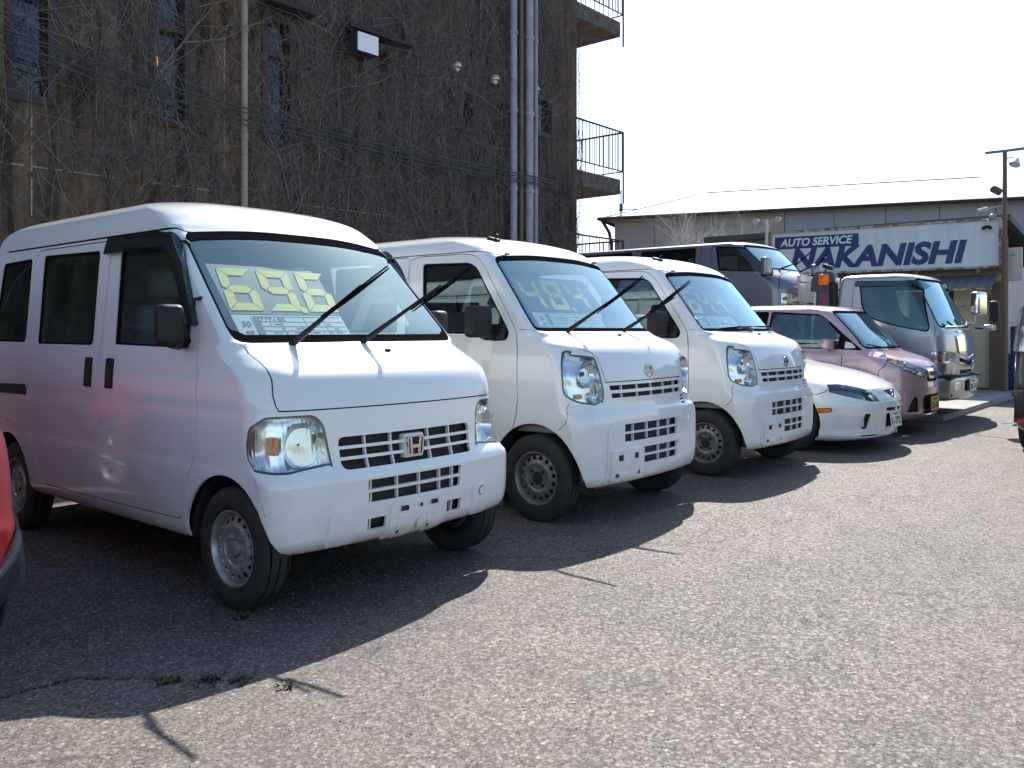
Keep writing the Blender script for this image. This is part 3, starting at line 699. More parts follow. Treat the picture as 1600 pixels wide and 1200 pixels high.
    fin('badge', bm, CHROME, t, 30)
    bm = bmesh.new(); prism(bm, wq(.9, 0), .002, o); fin('badge_back', bm, PLAS, t, 30)
    # bumper details
    lp = sh.patch(sh.poly([(-.178, .245), (.176, .245), (.176, .425), (.14, .437), (-.14, .437), (-.178, .425)], 'F', .015, .06), 'plate_mount', W1, t, .010, .012)
    for x0, x1 in ((-.135, -.045), (.05, .135)): sh.patch(sh.poly([(x0, .262), (x1, .262), (x1, .362), (x0, .362)], 'F', .02, .05), 'mount_panel', W1, lp, .0145, .006)
    for x, z, w_, h_ in ((-.10, .398, .045, .022), (0, .40, .016, .016), (.085, .402, .045, .02), (-.13, .30, .014, .014), (.055, .30, .014, .014)):
        sh.patch(sh.poly([(x - w_ / 2, z - h_ / 2), (x + w_ / 2, z - h_ / 2), (x + w_ / 2, z + h_ / 2), (x - w_ / 2, z + h_ / 2)], 'F', h_ * .3, .05), 'mount_hole', DARK, lp, .0165)
    for sg in (-1, 1):
        q = sh.poly([(-.505, .285), (-.37, .285), (-.375, .415), (-.39, .43), (-.49, .43)], 'F', .02, .05)
        sh.patch(q if sg < 0 else mir(q), 'bumper_pad', W1, t, .010, .012)
    for q0 in ((0, .318, .022), (.44, .40, .024)):
        c = [(q0[0] + q0[2] * math.cos(a), q0[1] + q0[2] * math.sin(a)) for a in np.linspace(0, 2 * math.pi, 17)[:-1]]; ci = [(q0[0] + (q0[2] - .004) * math.cos(a), q0[1] + (q0[2] - .004) * math.sin(a)) for a in np.linspace(0, 2 * math.pi, 17)[:-1]]
        sh.patch(sh.inv(c, 'F'), 'tow_cover_ring', GASK if q0[0] else W1, t, .0155 if q0[0] == 0 else .0115); sh.patch(sh.inv(ci, 'F'), 'tow_cover', W1, t, .017 if q0[0] == 0 else .013)
    for x0, x1 in ((-.50, -.19), (.19, .50)): bar(sh, 'F', [(x0, .268), (x1, .268)], .034, -.035, -.012, 'lower_spoiler', W1, t)
    # mirror (both sides), wipers, antenna
    for sg in (-1, 1):
        e = rbox_part('mirror', t, (sg * .835, .72, 1.222), (.115, .09, .185), .035, PLAS, Matrix.Rotation(R(12 * sg), 3, 'Z'), 4)
        bm = bmesh.new(); tube(bm, [(sg * .71, .80, 1.155), (sg * .76, .775, 1.135), (sg * .83, .71, 1.14)], [.035, .025, .022], 8); box(bm, (sg * .716, .815, 1.175), (.03, .10, .11), .012, 2); fin('mirror_arm', bm, PLAS, e)
    wiper(t, (2.35 - 2.772, 3.285 - 2.9, 1.14), (-.275, .085, 1.40), (2.567 - 2.772, 2.88 - 2.9, 1.475), (-.385, .22, 1.25))
    wiper(t, (2.75 - 2.772, 3.265 - 2.9, 1.15), (.225, .085, 1.42), (3.12 - 2.772, 2.90 - 2.9, 1.502), (.13, .19, 1.29))
    p, n = sh.at('F', .05, 1.10); rbox_part('washer_nozzle', t, p + n * .004, (.03, .02, .014), .004, PLAS)
    # inside
    bm = bmesh.new(); box(bm, (0, .62, 1.06), (1.24, .36, .16), .06, 3); box(bm, (0, .50, .86), (1.2, .16, .34), .03, 2); fin('dashboard', bm, DASH, t)
    bm = bmesh.new(); box(bm, (0, 1.75, .58), (1.36, 3.0, .05), .01, 1); fin('floor', bm, INT, t)
    seat(t, -.33, 1.22, .72); seat(t, .33, 1.22, .72); seat(t, 0, 2.3, .72, 1.15)
    steering(t, -.33, .86, 1.10)
    bm = bmesh.new(); box(bm, (0, 1.72, .30), (1.25, 3.05, .14), .03, 1); box(bm, (0, .28, .31), (1.1, .25, .1), .03, 1); fin('underbody', bm, DARK, t)
    bm = bmesh.new(); box(bm, (0, .17, .55), (1.0, .05, .42), .01, 1); fin('radiator', bm, DARK, t)
    wheel_well(t, .425, .262, .316, .715); wheel_well(t, 2.79, .262, .323, .72)
    for y in (.412, 2.77):
        for sg in (-1, 1): make_wheel(t, (sg * .655, y, .262), .263, .145, .162, 'steel', sg, STEEL)
    for sg in (-1, 1):
        bm = bmesh.new(); box(bm, (sg * .715, 1.55, .297), (.02, 1.55, .045), .008, 2); fin('sill_strip', bm, W1, t)
    sh.bm.free(); return t, sh

def make_van_b():
    """the taller-lamped van with a slim grille above the bumper"""
    t = thing('delivery_van', '', 'van', (4.945, 2.95, 0), 0, 'white kei vans parked in the row')
    LV = [(.225, .700, .070, 3.31, .062, .09, .10), (.245, .722, .030, 3.34, .062, .10, .10), (.30, .736, .008, 3.37, .062, .105, .10), (.42, .742, .0, 3.38, .062, .105, .10), (.60, .743, .0, 3.38, .062, .11, .10),
          (.66, .742, .004, 3.37, .065, .12, .10), (.69, .740, .014, 3.37, .072, .14, .10), (.715, .7375, .024, 3.37, .08, .155, .10), (.80, .735, .03, 3.37, .085, .165, .10),
          (.865, .733, .036, 3.36, .085, .17, .10), (.895, .732, .04, 3.36, .085, .17, .10), (.96, .730, .052, 3.355, .085, .175, .10), (1.03, .726, .072, 3.35, .085, .18, .10),
          (1.08, .722, .10, 3.345, .085, .19, .10), (1.105, .720, .13, 3.34, .085, .20, .10), (1.13, .717, .19, 3.335, .085, .20, .10), (1.16, .714, .275, 3.33, .085, .18, .10), (1.185, .713, .345, 3.325, .085, .10, .10), (1.20, .712, .376, 3.32, .085, .08, .10), (1.24, .708, .415, 3.31, .085, .07, .10), (1.45, .685, .585, 3.25, .085, .065, .10),
          (1.68, .657, .772, 3.18, .085, .065, .12), (1.725, .650, .812, 3.16, .095, .07, .14), (1.74, .652, .83, 3.155, .10, .10, .14), (1.775, .642, .875, 3.13, .11, .12, .16), (1.81, .622, .945, 3.08, .12, .17, .20), (1.84, .585, 1.04, 3.0, .13, .22, .26),
          (1.865, .52, 1.17, 2.88, .12, .25, .28), (1.887, .42, 1.34, 2.7, .09, .22, .24), (1.902, .29, 1.53, 2.5, .05, .16, .16), (1.910, .15, 1.7, 2.3, .02, .08, .08), (1.912, .03, 1.85, 2.1, .0, .02, .02)]
    sh = Shell(LV); sh.start()
    arch = lambda yc, zc, r: [(yc + r * math.cos(a), zc + r * math.sin(a)) for a in np.linspace(R(-40), R(220), 30)]
    for yc, r in ((.43, .345), (2.86, .335)):
        P = wopen(sh.inv(dens([(max(y, .075), max(z, .2253)) for y, z in arch(yc, .272, r)], .06), 'L')); sh.cut(P, 'hole'); sh.cut(mir(P), 'hole')
    hl = []
    for p in dens(rpoly([(-.505, .740), (-.485, .80), (-.520, 1.034), (-.66, 1.052)], [.02, .02, .02, .0], 3), .05, False): hl.append(('F', *p))
    for p in dens([(.20, 1.072), (.235, 1.078), (.252, 1.066), (.238, .95), (.222, .83), (.205, .795), (.165, .77)], .05, False): hl.append(('L', *p))
    hl.append(('F', -.66, .752)); hl.append(('F', -.57, .738))
    HL = dens(rpoly(sh.inv(hl), .014, 3), .05); sh.cut(HL, 'lamp_hole'); sh.cut(mir(HL), 'lamp_hole')
    ws = [(-.672, 1.194), (.672, 1.194), (.622, 1.692), (.30, 1.718), (-.30, 1.718), (-.622, 1.692)]
    WS = sh.poly(ws, 'F', [.04, .04, .05, .3, .3, .05], .05)
    sh.cut(offs(WS, .004), 'seal'); sh.cut(offs(WS, -.028), 'windshield')
    sd = [('F', .472, .90), ('F', .484, .96), ('F', .500, 1.03), ('F', .535, 1.062), ('F', .605, 1.088), ('F', .640, 1.12), ('F', .66, 1.155), ('F', .668, 1.178)]
    hp = [('F', x, .876) for x in np.linspace(-.465, .465, 14)] + sd + [('F', x, 1.186) for x in np.linspace(.62, -.62, 16)] + [('F', -a, b) for _, a, b in reversed(sd)]
    HP = sh.inv(hp); sh.cut(offs(HP, .003), 'gap', ['body']); sh.cut(offs(HP, -.003), 'bonnet', ['body', 'gap'])
    Q = linepoly(sh.inv([('L', .18, .755), ('L', .182, .70), ('L', .18, .645), ('L', .205, .612), ('L', .238, .59)]), .004); sh.cut(Q, 'gap', ['body']); sh.cut(mir(Q), 'gap', ['body'])
    Q = linepoly(sh.inv([('L', .415, 1.198), ('L', .49, 1.202), ('L', .575, 1.205)]), .004); sh.cut(Q, 'gap', ['body']); sh.cut(mir(Q), 'gap', ['body'])
    G = {}
    G['g1'] = sh.poly([(-.43, .824), (.44, .824), (.445, .854), (-.437, .854)], 'F', .004, .06)
    G['g1b'] = sh.poly([(-.417, .775), (.438, .775), (.44, .804), (-.423, .804)], 'F', .004, .06)
    G['g2'] = sh.poly([(-.335, .498), (.305, .498), (.308, .608), (-.338, .608)], 'F', .008, .06)
    G['g3'] = sh.poly([(-.145, .345), (.305, .345), (.308, .448), (-.145, .448)], 'F', .008, .06)
    for k, P in G.items(): sh.cut(P, 'vent')
    for k in range(3):
        z = .745 - k * .024; sh.cut(sh.poly([(.43, z - .006), (.50, z - .004), (.50, z + .008), (.43, z + .006)], 'F', .002, .05), 'vent')
    door = [(1.60, .335), (1.63, 1.60), (1.64, 1.70), (1.56, 1.724), (1.12, 1.722), (1.0, 1.705), (.915, 1.63), (.605, 1.21), (.583, 1.12), (.565, .70), (.60, .56), (.705, .45), (.765, .31)]
    sld = [(1.612, .335), (1.642, 1.60), (1.652, 1.724), (2.56, 1.724), (2.60, 1.62), (2.54, 1.17), (2.52, .80), (2.49, .64), (2.42, .45), (2.36, .335)]
    for nm, P, r in (('door', door, [.03, .03, .02, .06, .2, .1, .1, .08, .06, .08, .06, .06, .03]), ('sliding_door', sld, .03)):
        D = sh.poly(P, 'L', r, .06)
        for D2, sfx in ((D, ''), (mir(D), '_r')): sh.cut(offs(D2, .0028), 'gap', ['body']); sh.cut(offs(D2, -.0028), nm + sfx, ['body', 'gap'])
    wins = {'fw': ([(1.445, 1.180), (1.505, 1.672), (1.06, 1.660), (.985, 1.628), (.70, 1.25), (.655, 1.185), (.675, 1.135), (.80, 1.128), (.90, 1.15), (1.0, 1.175)], [.02, .03, .06, .06, .05, .05, .04, .06, .06, .06]),
            'sw': ([(1.715, 1.18), (1.765, 1.67), (2.48, 1.675), (2.43, 1.18)], .03), 'rw': ([(2.62, 1.18), (2.668, 1.66), (3.09, 1.65), (3.12, 1.18)], .03)}
    for nm, (P, r) in wins.items():
        D = sh.poly(P, 'L', r, .06)
        for D2, sfx in ((D, ''), (mir(D), '_r')): sh.cut(D2, nm + '_seal' + sfx); sh.cut(offs(D2, -.018), nm + '_glass' + sfx)
    gutter = [(.84, 1.70), (.92, 1.728)] + [(y, 1.734) for y in np.linspace(1.02, 3.05, 12)]
    Q = linepoly(sh.inv(dens(gutter, .1, False), 'L'), .008); sh.cut(Q, 'gutter', ['body', 'gap']); sh.cut(mir(Q), 'gutter_r', ['body', 'gap'])
    b = sh.build('body', W2, t, rim=.014)
    sh.build('gap', GAP, b, 'panel_gap', off=-.010); [sh.build(k, GASK, b, 'rain_gutter', off=-.004) for k in ('gutter', 'gutter_r')]
    sh.build('bonnet', W2, t, rim=.012)
    sh.build('seal', SEAL, t, 'windshield_seal', off=-.002, rim=.01); sh.build('windshield', GLASS, t, off=-.006)
    for sfx in ('', '_r'):
        d = sh.build('door' + sfx, W2, t, 'door', rim=.012); F = (lambda P: P) if sfx == '' else mir
        sh.build('fw_seal' + sfx, SEAL, d, 'window_seal', off=-.006, rim=.012); sh.build('fw_glass' + sfx, SGLASS, d, 'window', off=-.014)
        s = sh.build('sliding_door' + sfx, W2, t, 'sliding_door', rim=.012)
        sh.build('sw_seal' + sfx, SEAL, s, 'window_seal', off=-.004, rim=.012); sh.build('sw_glass' + sfx, TGLASS, s, 'window', off=-.008)
        w = sh.build('rw_glass' + sfx, TGLASS, t, 'rear_side_window', off=-.008); sh.build('rw_seal' + sfx, SEAL, w, 'window_seal', off=-.004, rim=.012)
        for o, y0, y1 in ((d, 1.38, 1.53), (s, 1.69, 1.84)):
            sh.patch(F(sh.poly([(y0, .98), (y1, .98), (y1, 1.03), (y0, 1.03)], 'L', .012, .05)), 'handle', W2, o, .014, .014)
    sh.mesh([f for f in sh.bm.faces if f[sh.lay] in (0, sh.rid('door'), sh.rid('door_r'), sh.rid('sliding_door'), sh.rid('sliding_door_r'), sh.rid('gap'), sh.rid('gutter'), sh.rid('gutter_r')) and f.calc_center_median().y > tz(sh, 1.205)], 'interior_trim', INT, t, off=-.03)
    for F, sg in (((lambda P: P), -1), (mir, 1)):
        lamp(sh, F(HL), t, bowls=[(sg * .59, .125, .93, .086, .06), (sg * .545, .115, .785, .032, .03)], gask=.012, amber=(sg * .63, .17, .79, (.05, .04, .03)))
    for k, P in G.items(): opening(sh, offs(P, .008), 'grille', t, .030)
    opening(sh, sh.poly([(.42, .685), (.51, .685), (.51, .765), (.42, .765)], 'F', 0, .05), 'vent', t, .012)
    for x in np.linspace(-.31, .36, 5): bar(sh, 'F', [(x, .77), (x, .86)], .007, -.026, -.010, 'grille_slat', W2, t)
    bar(sh, 'F', [(-.335, .553), (.305, .553)], .014, -.026, .0, 'grille_slat', W2, t); bar(sh, 'F', [(-.145, .397), (.305, .397)], .014, -.026, .0, 'grille_slat', W2, t)
    for x in (-.235, -.075, .07, .21): bar(sh, 'F', [(x, .50), (x, .606)], .008, -.028, -.010, 'grille_slat', W2, t)
    for x in (.07, .21): bar(sh, 'F', [(x, .346), (x, .446)], .008, -.028, -.010, 'grille_slat', W2, t)
    # raised frame round the lower grilles
    for P in ([(-.43, .30), (-.415, .585), (-.39, .622), (.36, .622), (.40, .612), (.44, .60), (.44, .585), (.31, .618), (-.34, .615), (-.345, .49), (-.155, .488), (-.155, .30)],):
        pass
    for z in (.618, .462): sh.patch(sh.poly([(.315, z - .03), (.46, z - .03), (.40, z), (.315, z)], 'F', .012, .05), 'bumper_crease', W2, t, .010, .012)
    sh.patch(sh.poly([(-.52, .25), (-.505, .585), (-.48, .625), (-.345, .625), (-.345, .48), (-.155, .475), (-.155, .25)], 'F', [.02, .02, .02, .005, .005, .005, .02], .05), 'bumper_panel', W2, t, .007, .010)
    # plate mount
    lp = sh.patch(sh.poly([(-.485, .268), (-.152, .268), (-.152, .452), (-.485, .452)], 'F', .012, .05), 'plate_mount', W2, t, .020, .014)
    for x, z, w_, h_ in ((-.40, .405, .045, .036), (-.24, .408, .04, .034), (-.43, .30, .03, .022), (-.21, .30, .03, .022)):
        sh.patch(sh.poly([(x - w_ / 2, z - h_ / 2), (x + w_ / 2, z - h_ / 2), (x + w_ / 2, z + h_ / 2), (x - w_ / 2, z + h_ / 2)], 'F', .004, .05), 'mount_hole', DARK if z > .35 else GASK, lp, .0215)
    sh.patch(sh.poly([(-.41, .29), (-.225, .29), (-.225, .312), (-.41, .312)], 'F', .008, .05), 'mount_ridge', W2, lp, .026, .008)
    # round badge
    p, n = sh.at('F', .003, .932); bm = bmesh.new(); o = (p.x, p.y + .006, p.z)
    ci = lambda r, q=1.: [(r * math.cos(a), r * q * math.sin(a)) for a in np.linspace(0, 2 * math.pi, 33)[:-1]]
    ringprism(bm, ci(.043), ci(.033), .016, o); prism(bm, [(-.05, -.009), (.05, -.009), (.05, .009), (-.05, .009)], .018, o); fin('badge', bm, CHROME, t, 30)
    for sg in (-1, 1):
        e = rbox_part('mirror', t, (sg * .845, .80, 1.255), (.17, .11, .205), .04, PLAS, Matrix.Rotation(R(12 * sg), 3, 'Z'), 4)
        bm = bmesh.new(); tube(bm, [(sg * .70, .79, 1.17), (sg * .77, .80, 1.16), (sg * .82, .80, 1.17)], [.035, .028, .022], 8); box(bm, (sg * .71, .76, 1.19), (.03, .15, .10), .012, 2); fin('mirror_arm', bm, PLAS, e)
    p, n = sh.at('F', .02, 1.165); rbox_part('washer_nozzle', t, p + n * .004, (.03, .02, .014), .004, PLAS)
    p, n = sh.at('L', .86, 1.715)
    for sg in (-1, 1): rbox_part('gutter_clip', t, (-p.x * sg if sg > 0 else p.x, p.y - .02, p.z), (.02, .035, .012), .004, PLAS)
    p = sh.at('T', -.40, 1.06)[0] + Vector((0, 0, .006)); bm = bmesh.new(); box(bm, p, (.045, .10, .026), .012, 3, Matrix.Rotation(R(14), 3, 'X')); tube(bm, [p + Vector((0, -.02, .008)), p + Vector((0, -.035, .035))], [.008, .005], 6); fin('antenna_base', bm, PLAS, t)
    bm = bmesh.new(); box(bm, (0, .58, 1.09), (1.26, .34, .14), .06, 3); box(bm, (0, .47, .90), (1.2, .14, .34), .03, 2); fin('dashboard', bm, DASH, t)
    bm = bmesh.new(); box(bm, (0, 1.75, .58), (1.36, 3.0, .05), .01, 1); fin('floor', bm, INT, t)
    seat(t, -.33, 1.20, .72); seat(t, .33, 1.20, .72); seat(t, 0, 2.3, .72, 1.15); steering(t, -.33, .84, 1.13)
    bm = bmesh.new(); box(bm, (0, 1.72, .30), (1.25, 3.05, .14), .03, 1); box(bm, (0, .22, .28), (1.1, .25, .08), .03, 1); fin('underbody', bm, DARK, t)
    bm = bmesh.new(); box(bm, (0, .15, .6), (1.0, .05, .56), .01, 1); fin('radiator', bm, DARK, t)
    wheel_well(t, .43, .272, .343, .715); wheel_well(t, 2.86, .272, .333, .72)
    for y in (.43, 2.86):
        for sg in (-1, 1): make_wheel(t, (sg * .655, y, .272), .273, .145, .166, 'steel', sg, GREYST)
    sh.bm.free(); return t, sh

# ---------------------------------------------------------------- other vehicles
def car_base(t, LV, pnt, arches, wins, ws, doors=(), lamps=(), holes=(), trim_z=1.0, q=None, n=None, taper=.012, seams=(), wr=.28, ww=.17, rr=.19, ws_r=.06, ws_seal=.025, tq=.70, wm=None, wstyle='alloy', zb=0., seatz=.5, seaty=(1.3,), roof=None):
    kw = {}
    if q: kw['q'] = q
    if n: kw['n'] = n
    sh = Shell([(z + zb, *r) for z, *r in LV], taper=taper, **kw); sh.start(); z0 = sh.L[0, 0] + .0003
    for yc, zc, r in arches:
        P = wopen(sh.inv(dens([(yc + r * math.cos(a), max(z0, zb + zc + r * math.sin(a))) for a in np.linspace(R(-45), R(225), 30)], .06), 'L')); sh.cut(P, 'hole'); sh.cut(mir(P), 'hole')
    for P in lamps: sh.cut(P if not callable(P) else P(sh), 'lamp_hole')
    if ws:
        WS = sh.poly([(x, z + zb) for x, z in ws], 'F', ws_r, .05); sh.cut(offs(WS, .004), 'seal'); sh.cut(offs(WS, -ws_seal), 'windshield')
    for nm, P, r in doors:
        D = sh.poly([(y, z + zb) for y, z in P], 'L', r, .06)
        for D2, sfx in ((D, ''), (mir(D), '_r')): sh.cut(offs(D2, .003), 'gap', ['body']); sh.cut(offs(D2, -.003), nm + sfx, ['body', 'gap'])
    for nm, par, P, r, gm in wins:
        D = sh.poly([(y, z + zb) for y, z in P], 'L', r, .06)
        for D2, sfx in ((D, ''), (mir(D), '_r')): sh.cut(D2, nm + '_seal' + sfx); sh.cut(offs(D2, -.018), nm + '_glass' + sfx)
    for P in seams:
        Q = linepoly(sh.inv([(v, a, b + zb) for v, a, b in P]), .006); sh.cut(Q, 'gap', ['body']); sh.cut(mir(Q), 'gap', ['body'])
    H = []
    for P in holes:
        P = sh.inv([(v, a, b + zb) for v, a, b in P]); sh.cut(P, 'vent'); H.append(P)
    b = sh.build('body', pnt, t, rim=.014)
    if roof:                                             # unseen upper body, made black to keep red reflections out of the van glass
        b.data.materials.append(roof[1])
        for p in b.data.polygons:
            if p.center.z > roof[0]: p.material_index = len(b.data.materials) - 1
    sh.build('gap', GAP, b, 'panel_gap', off=-.010)
    if ws: sh.build('seal', SEAL, t, 'windshield_seal', off=-.002, rim=.01); sh.build('windshield', GLASS, t, off=-.006)
    dm = {}
    for sfx in ('', '_r'):
        for nm, *_ in doors: dm[nm + sfx] = sh.build(nm + sfx, pnt, t, 'door', rim=.012)
        for nm, par, _, _, gm in wins:
            p = dm.get((par or '') + sfx, t); sh.build(nm + '_seal' + sfx, SEAL, p, 'window_seal', off=-.005, rim=.012); sh.build(nm + '_glass' + sfx, gm, p, 'window', off=-.012)
    skip = set(k for nm, k in sh.names.items() if 'glass' in nm or 'seal' in nm or nm in ('windshield', 'hole', 'lamp_hole', 'vent'))
    sh.mesh([f for f in sh.bm.faces if f[sh.lay] not in skip and f.calc_center_median().y > tz(sh, trim_z + zb)], 'interior_trim', INT, t, off=-.03)
    for P in H: opening(sh, offs(P, .008), 'grille', t, .03)
    for yc, zc, r in arches:
        wheel_well(t, yc, zc + zb, r - .003, tq + .04, .30)
        for sg in (-1, 1): make_wheel(t, (sg * (tq - ww / 2 + .02), yc, wr + zb), wr, ww, rr, wstyle, sg, wm or STEEL)
    for y in seaty:
        for x in (-.34, .34): seat(t, x, y, seatz + zb, .46, None, 16, .55)
    return sh
def under(t, sh, y0, y1, w, z):
    bm = bmesh.new(); box(bm, (0, (y0 + y1) / 2, z), (w, y1 - y0, .14), .03, 1); fin('underbody', bm, DARK, t)

def make_sedan():
    t = thing('parked_car', 'low white car with amber side marker and dark smoked headlamps', 'car', (9.15, 2.66, 0))
    B = .27
    LV = [(.125, .80, .11, 4.2, B, .22, .2), (.155, .835, .055, 4.25, B, .24, .2), (.19, .842, .045, 4.25, B, .24, .2), (.215, .840, .055, 4.27, B, .24, .2), (.30, .846, .03, 4.3, B, .26, .2), (.40, .85, .0, 4.3, B, .27, .2), (.47, .852, .0, 4.3, B, .27, .2), (.52, .852, .02, 4.3, B, .27, .2),
          (.57, .851, .05, 4.3, B, .27, .2), (.615, .849, .075, 4.3, B, .26, .2), (.645, .847, .12, 4.3, B, .26, .2), (.69, .84, .21, 4.28, B, .26, .2), (.735, .83, .34, 4.27, B, .25, .2), (.775, .82, .51, 4.25, B - .02, .24, .2), (.81, .81, .70, 4.22, B - .05, .22, .2), (.835, .80, .87, 4.18, B - .09, .20, .2),
          (.86, .79, 1.02, 4.1, .12, .18, .2), (.88, .775, 1.12, 3.95, .10, .14, .2), (.95, .755, 1.28, 3.85, .10, .10, .15), (1.15, .69, 1.72, 3.6, .10, .10, .15), (1.32, .62, 2.08, 3.3, .10, .12, .15), (1.36, .57, 2.2, 3.2, .08, .15, .15), (1.385, .45, 2.4, 3.05, .04, .15, .15), (1.395, .2, 2.6, 2.9, .02, .08, .08), (1.397, .03, 2.7, 2.8, 0, .02, .02)]
    hl0 = [('L', .435, .672), ('L', .40, .60), ('F', -.62, .535), ('F', -.47, .505), ('F', -.345, .50), ('F', -.36, .545), ('F', -.41, .60), ('F', -.52, .645), ('F', -.66, .675)]
    dd = [('door', [(1.50, .30), (1.45, .62), (1.42, .84), (2.35, .84), (2.45, .6), (2.40, .30)], .06)]
    sh = Shell(LV)
    HL = dens(sh.inv(hl0), .04)
    grille = [('F', -.175, .600), ('F', -.10, .556), ('F', -.05, .525), ('F', 0, .517), ('F', .05, .525), ('F', .10, .556), ('F', .175, .600), ('F', .09, .606), ('F', 0, .609), ('F', -.09, .606)]
    intake = [('F', -.245, .235 + .145), ('F', -.15, .235), ('F', .15, .235), ('F', .245, .38), ('F', .12, .375), ('F', -.12, .375)]
    s1 = [('F', -.24, .405), ('F', -.01, .400), ('F', -.01, .432), ('F', -.24, .437)]; s2 = [('F', .02, .400), ('F', .24, .405), ('F', .24, .437), ('F', .02, .432)]
    fog = lambda s: [('F', s * x, z) for x, z in ([(-.56, .39), (-.50, .39), (-.485, .375), (-.475, .24), (-.50, .23), (-.55, .25), (-.58, .32)])]
    slit = lambda s: [('F', s * x, z) for x, z in [(-.55, .150), (-.32, .150), (-.31, .163), (-.32, .178), (-.55, .178), (-.56, .165)]]
    wins = [('w', 'x', [(1.50, .90), (2.02, 1.30), (2.35, 1.335), (2.40, .90)], .05, SGLASS), ('w2', 'x', [(2.48, .90), (2.44, 1.335), (2.95, 1.28), (3.25, .90)], .05, SGLASS)]
    sh = car_base(t, LV, W1, [(.80, .30, .335), (3.4, .30, .335)], wins, [(-.66, .895), (.66, .895), (.56, 1.325), (-.56, 1.325)], dd, [HL, mir(HL)], [grille, intake, s1, s2, fog(-1), fog(1), slit(-1), slit(1)], .9, taper=.02,
                  seams=[[('F', x, z) for x, z in zip(np.linspace(-.36, .36, 12), [.612, .616, .619, .621, .622, .622, .622, .622, .621, .619, .616, .612])], [('L', .62, .585), ('L', .5, .575), ('L', .43, .60), ('L', .41, .63)]], wr=.30, ww=.19, rr=.20, tq=.76, seaty=(2.2,), seatz=.42)
    for F in ((lambda P: P), mir):
        sg = -1 if F(HL) is HL else 1
        lamp(sh, F(HL), t, dep=.05, gask=.008, housing=mat('smoked_housing', (.16, .18, .21), .2, .7), bowls=[(sg * .46, .20, .565, .05, .04), (sg * .60, .30, .60, .045, .04)])
        am = sh.poly([(.49, .405), (.43, .41), (.37, .415), (.37, .445), (.43, .44), (.49, .437)], 'L', .012, .04)
        a = sh.patch(F(offs(am, .006)), 'side_marker', SEAL, t, .004, .005); sh.patch(F(am), 'side_marker_lens', ORANGE, a, .009, .005)
        p, n = sh.at('F', -.535, .31, -.03); rbox_part('fog_lamp', t, (p.x * -sg, p.y + .0, p.z), (.045, .03, .12), .012, REFL)
    sh.patch(sh.inv(dens([('F', x * .85, z * .85 + .09) for _, x, z in grille], .05)), 'grille_mesh', PLAS, t, -.012)
    p, n = sh.at('F', 0, .57, .0); bm = bmesh.new(); tube(bm, [Vector((p.x + .03 * math.cos(a), p.y - .005, p.z + .022 * math.sin(a))) for a in np.linspace(0, 2 * math.pi, 17)], .005, 6, False); fin('badge', bm, CHROME, t)
    p, n = sh.at('F', 0, .34, .02); plate('number_plate', t, (p.x + .0, p.y + .012, p.z - .018), .33, .165, PLW, '1-72', '500', PLG, (1, .0, 0), (0, .12, 1))
    bm = bmesh.new(); box(bm, (.62, .20, .135), (.04, .05, .07), .015, 2); fin('lip_bracket', bm, W1, t)
    under(t, sh, .35, 4.1, 1.5, .24); sh.bm.free(); return t

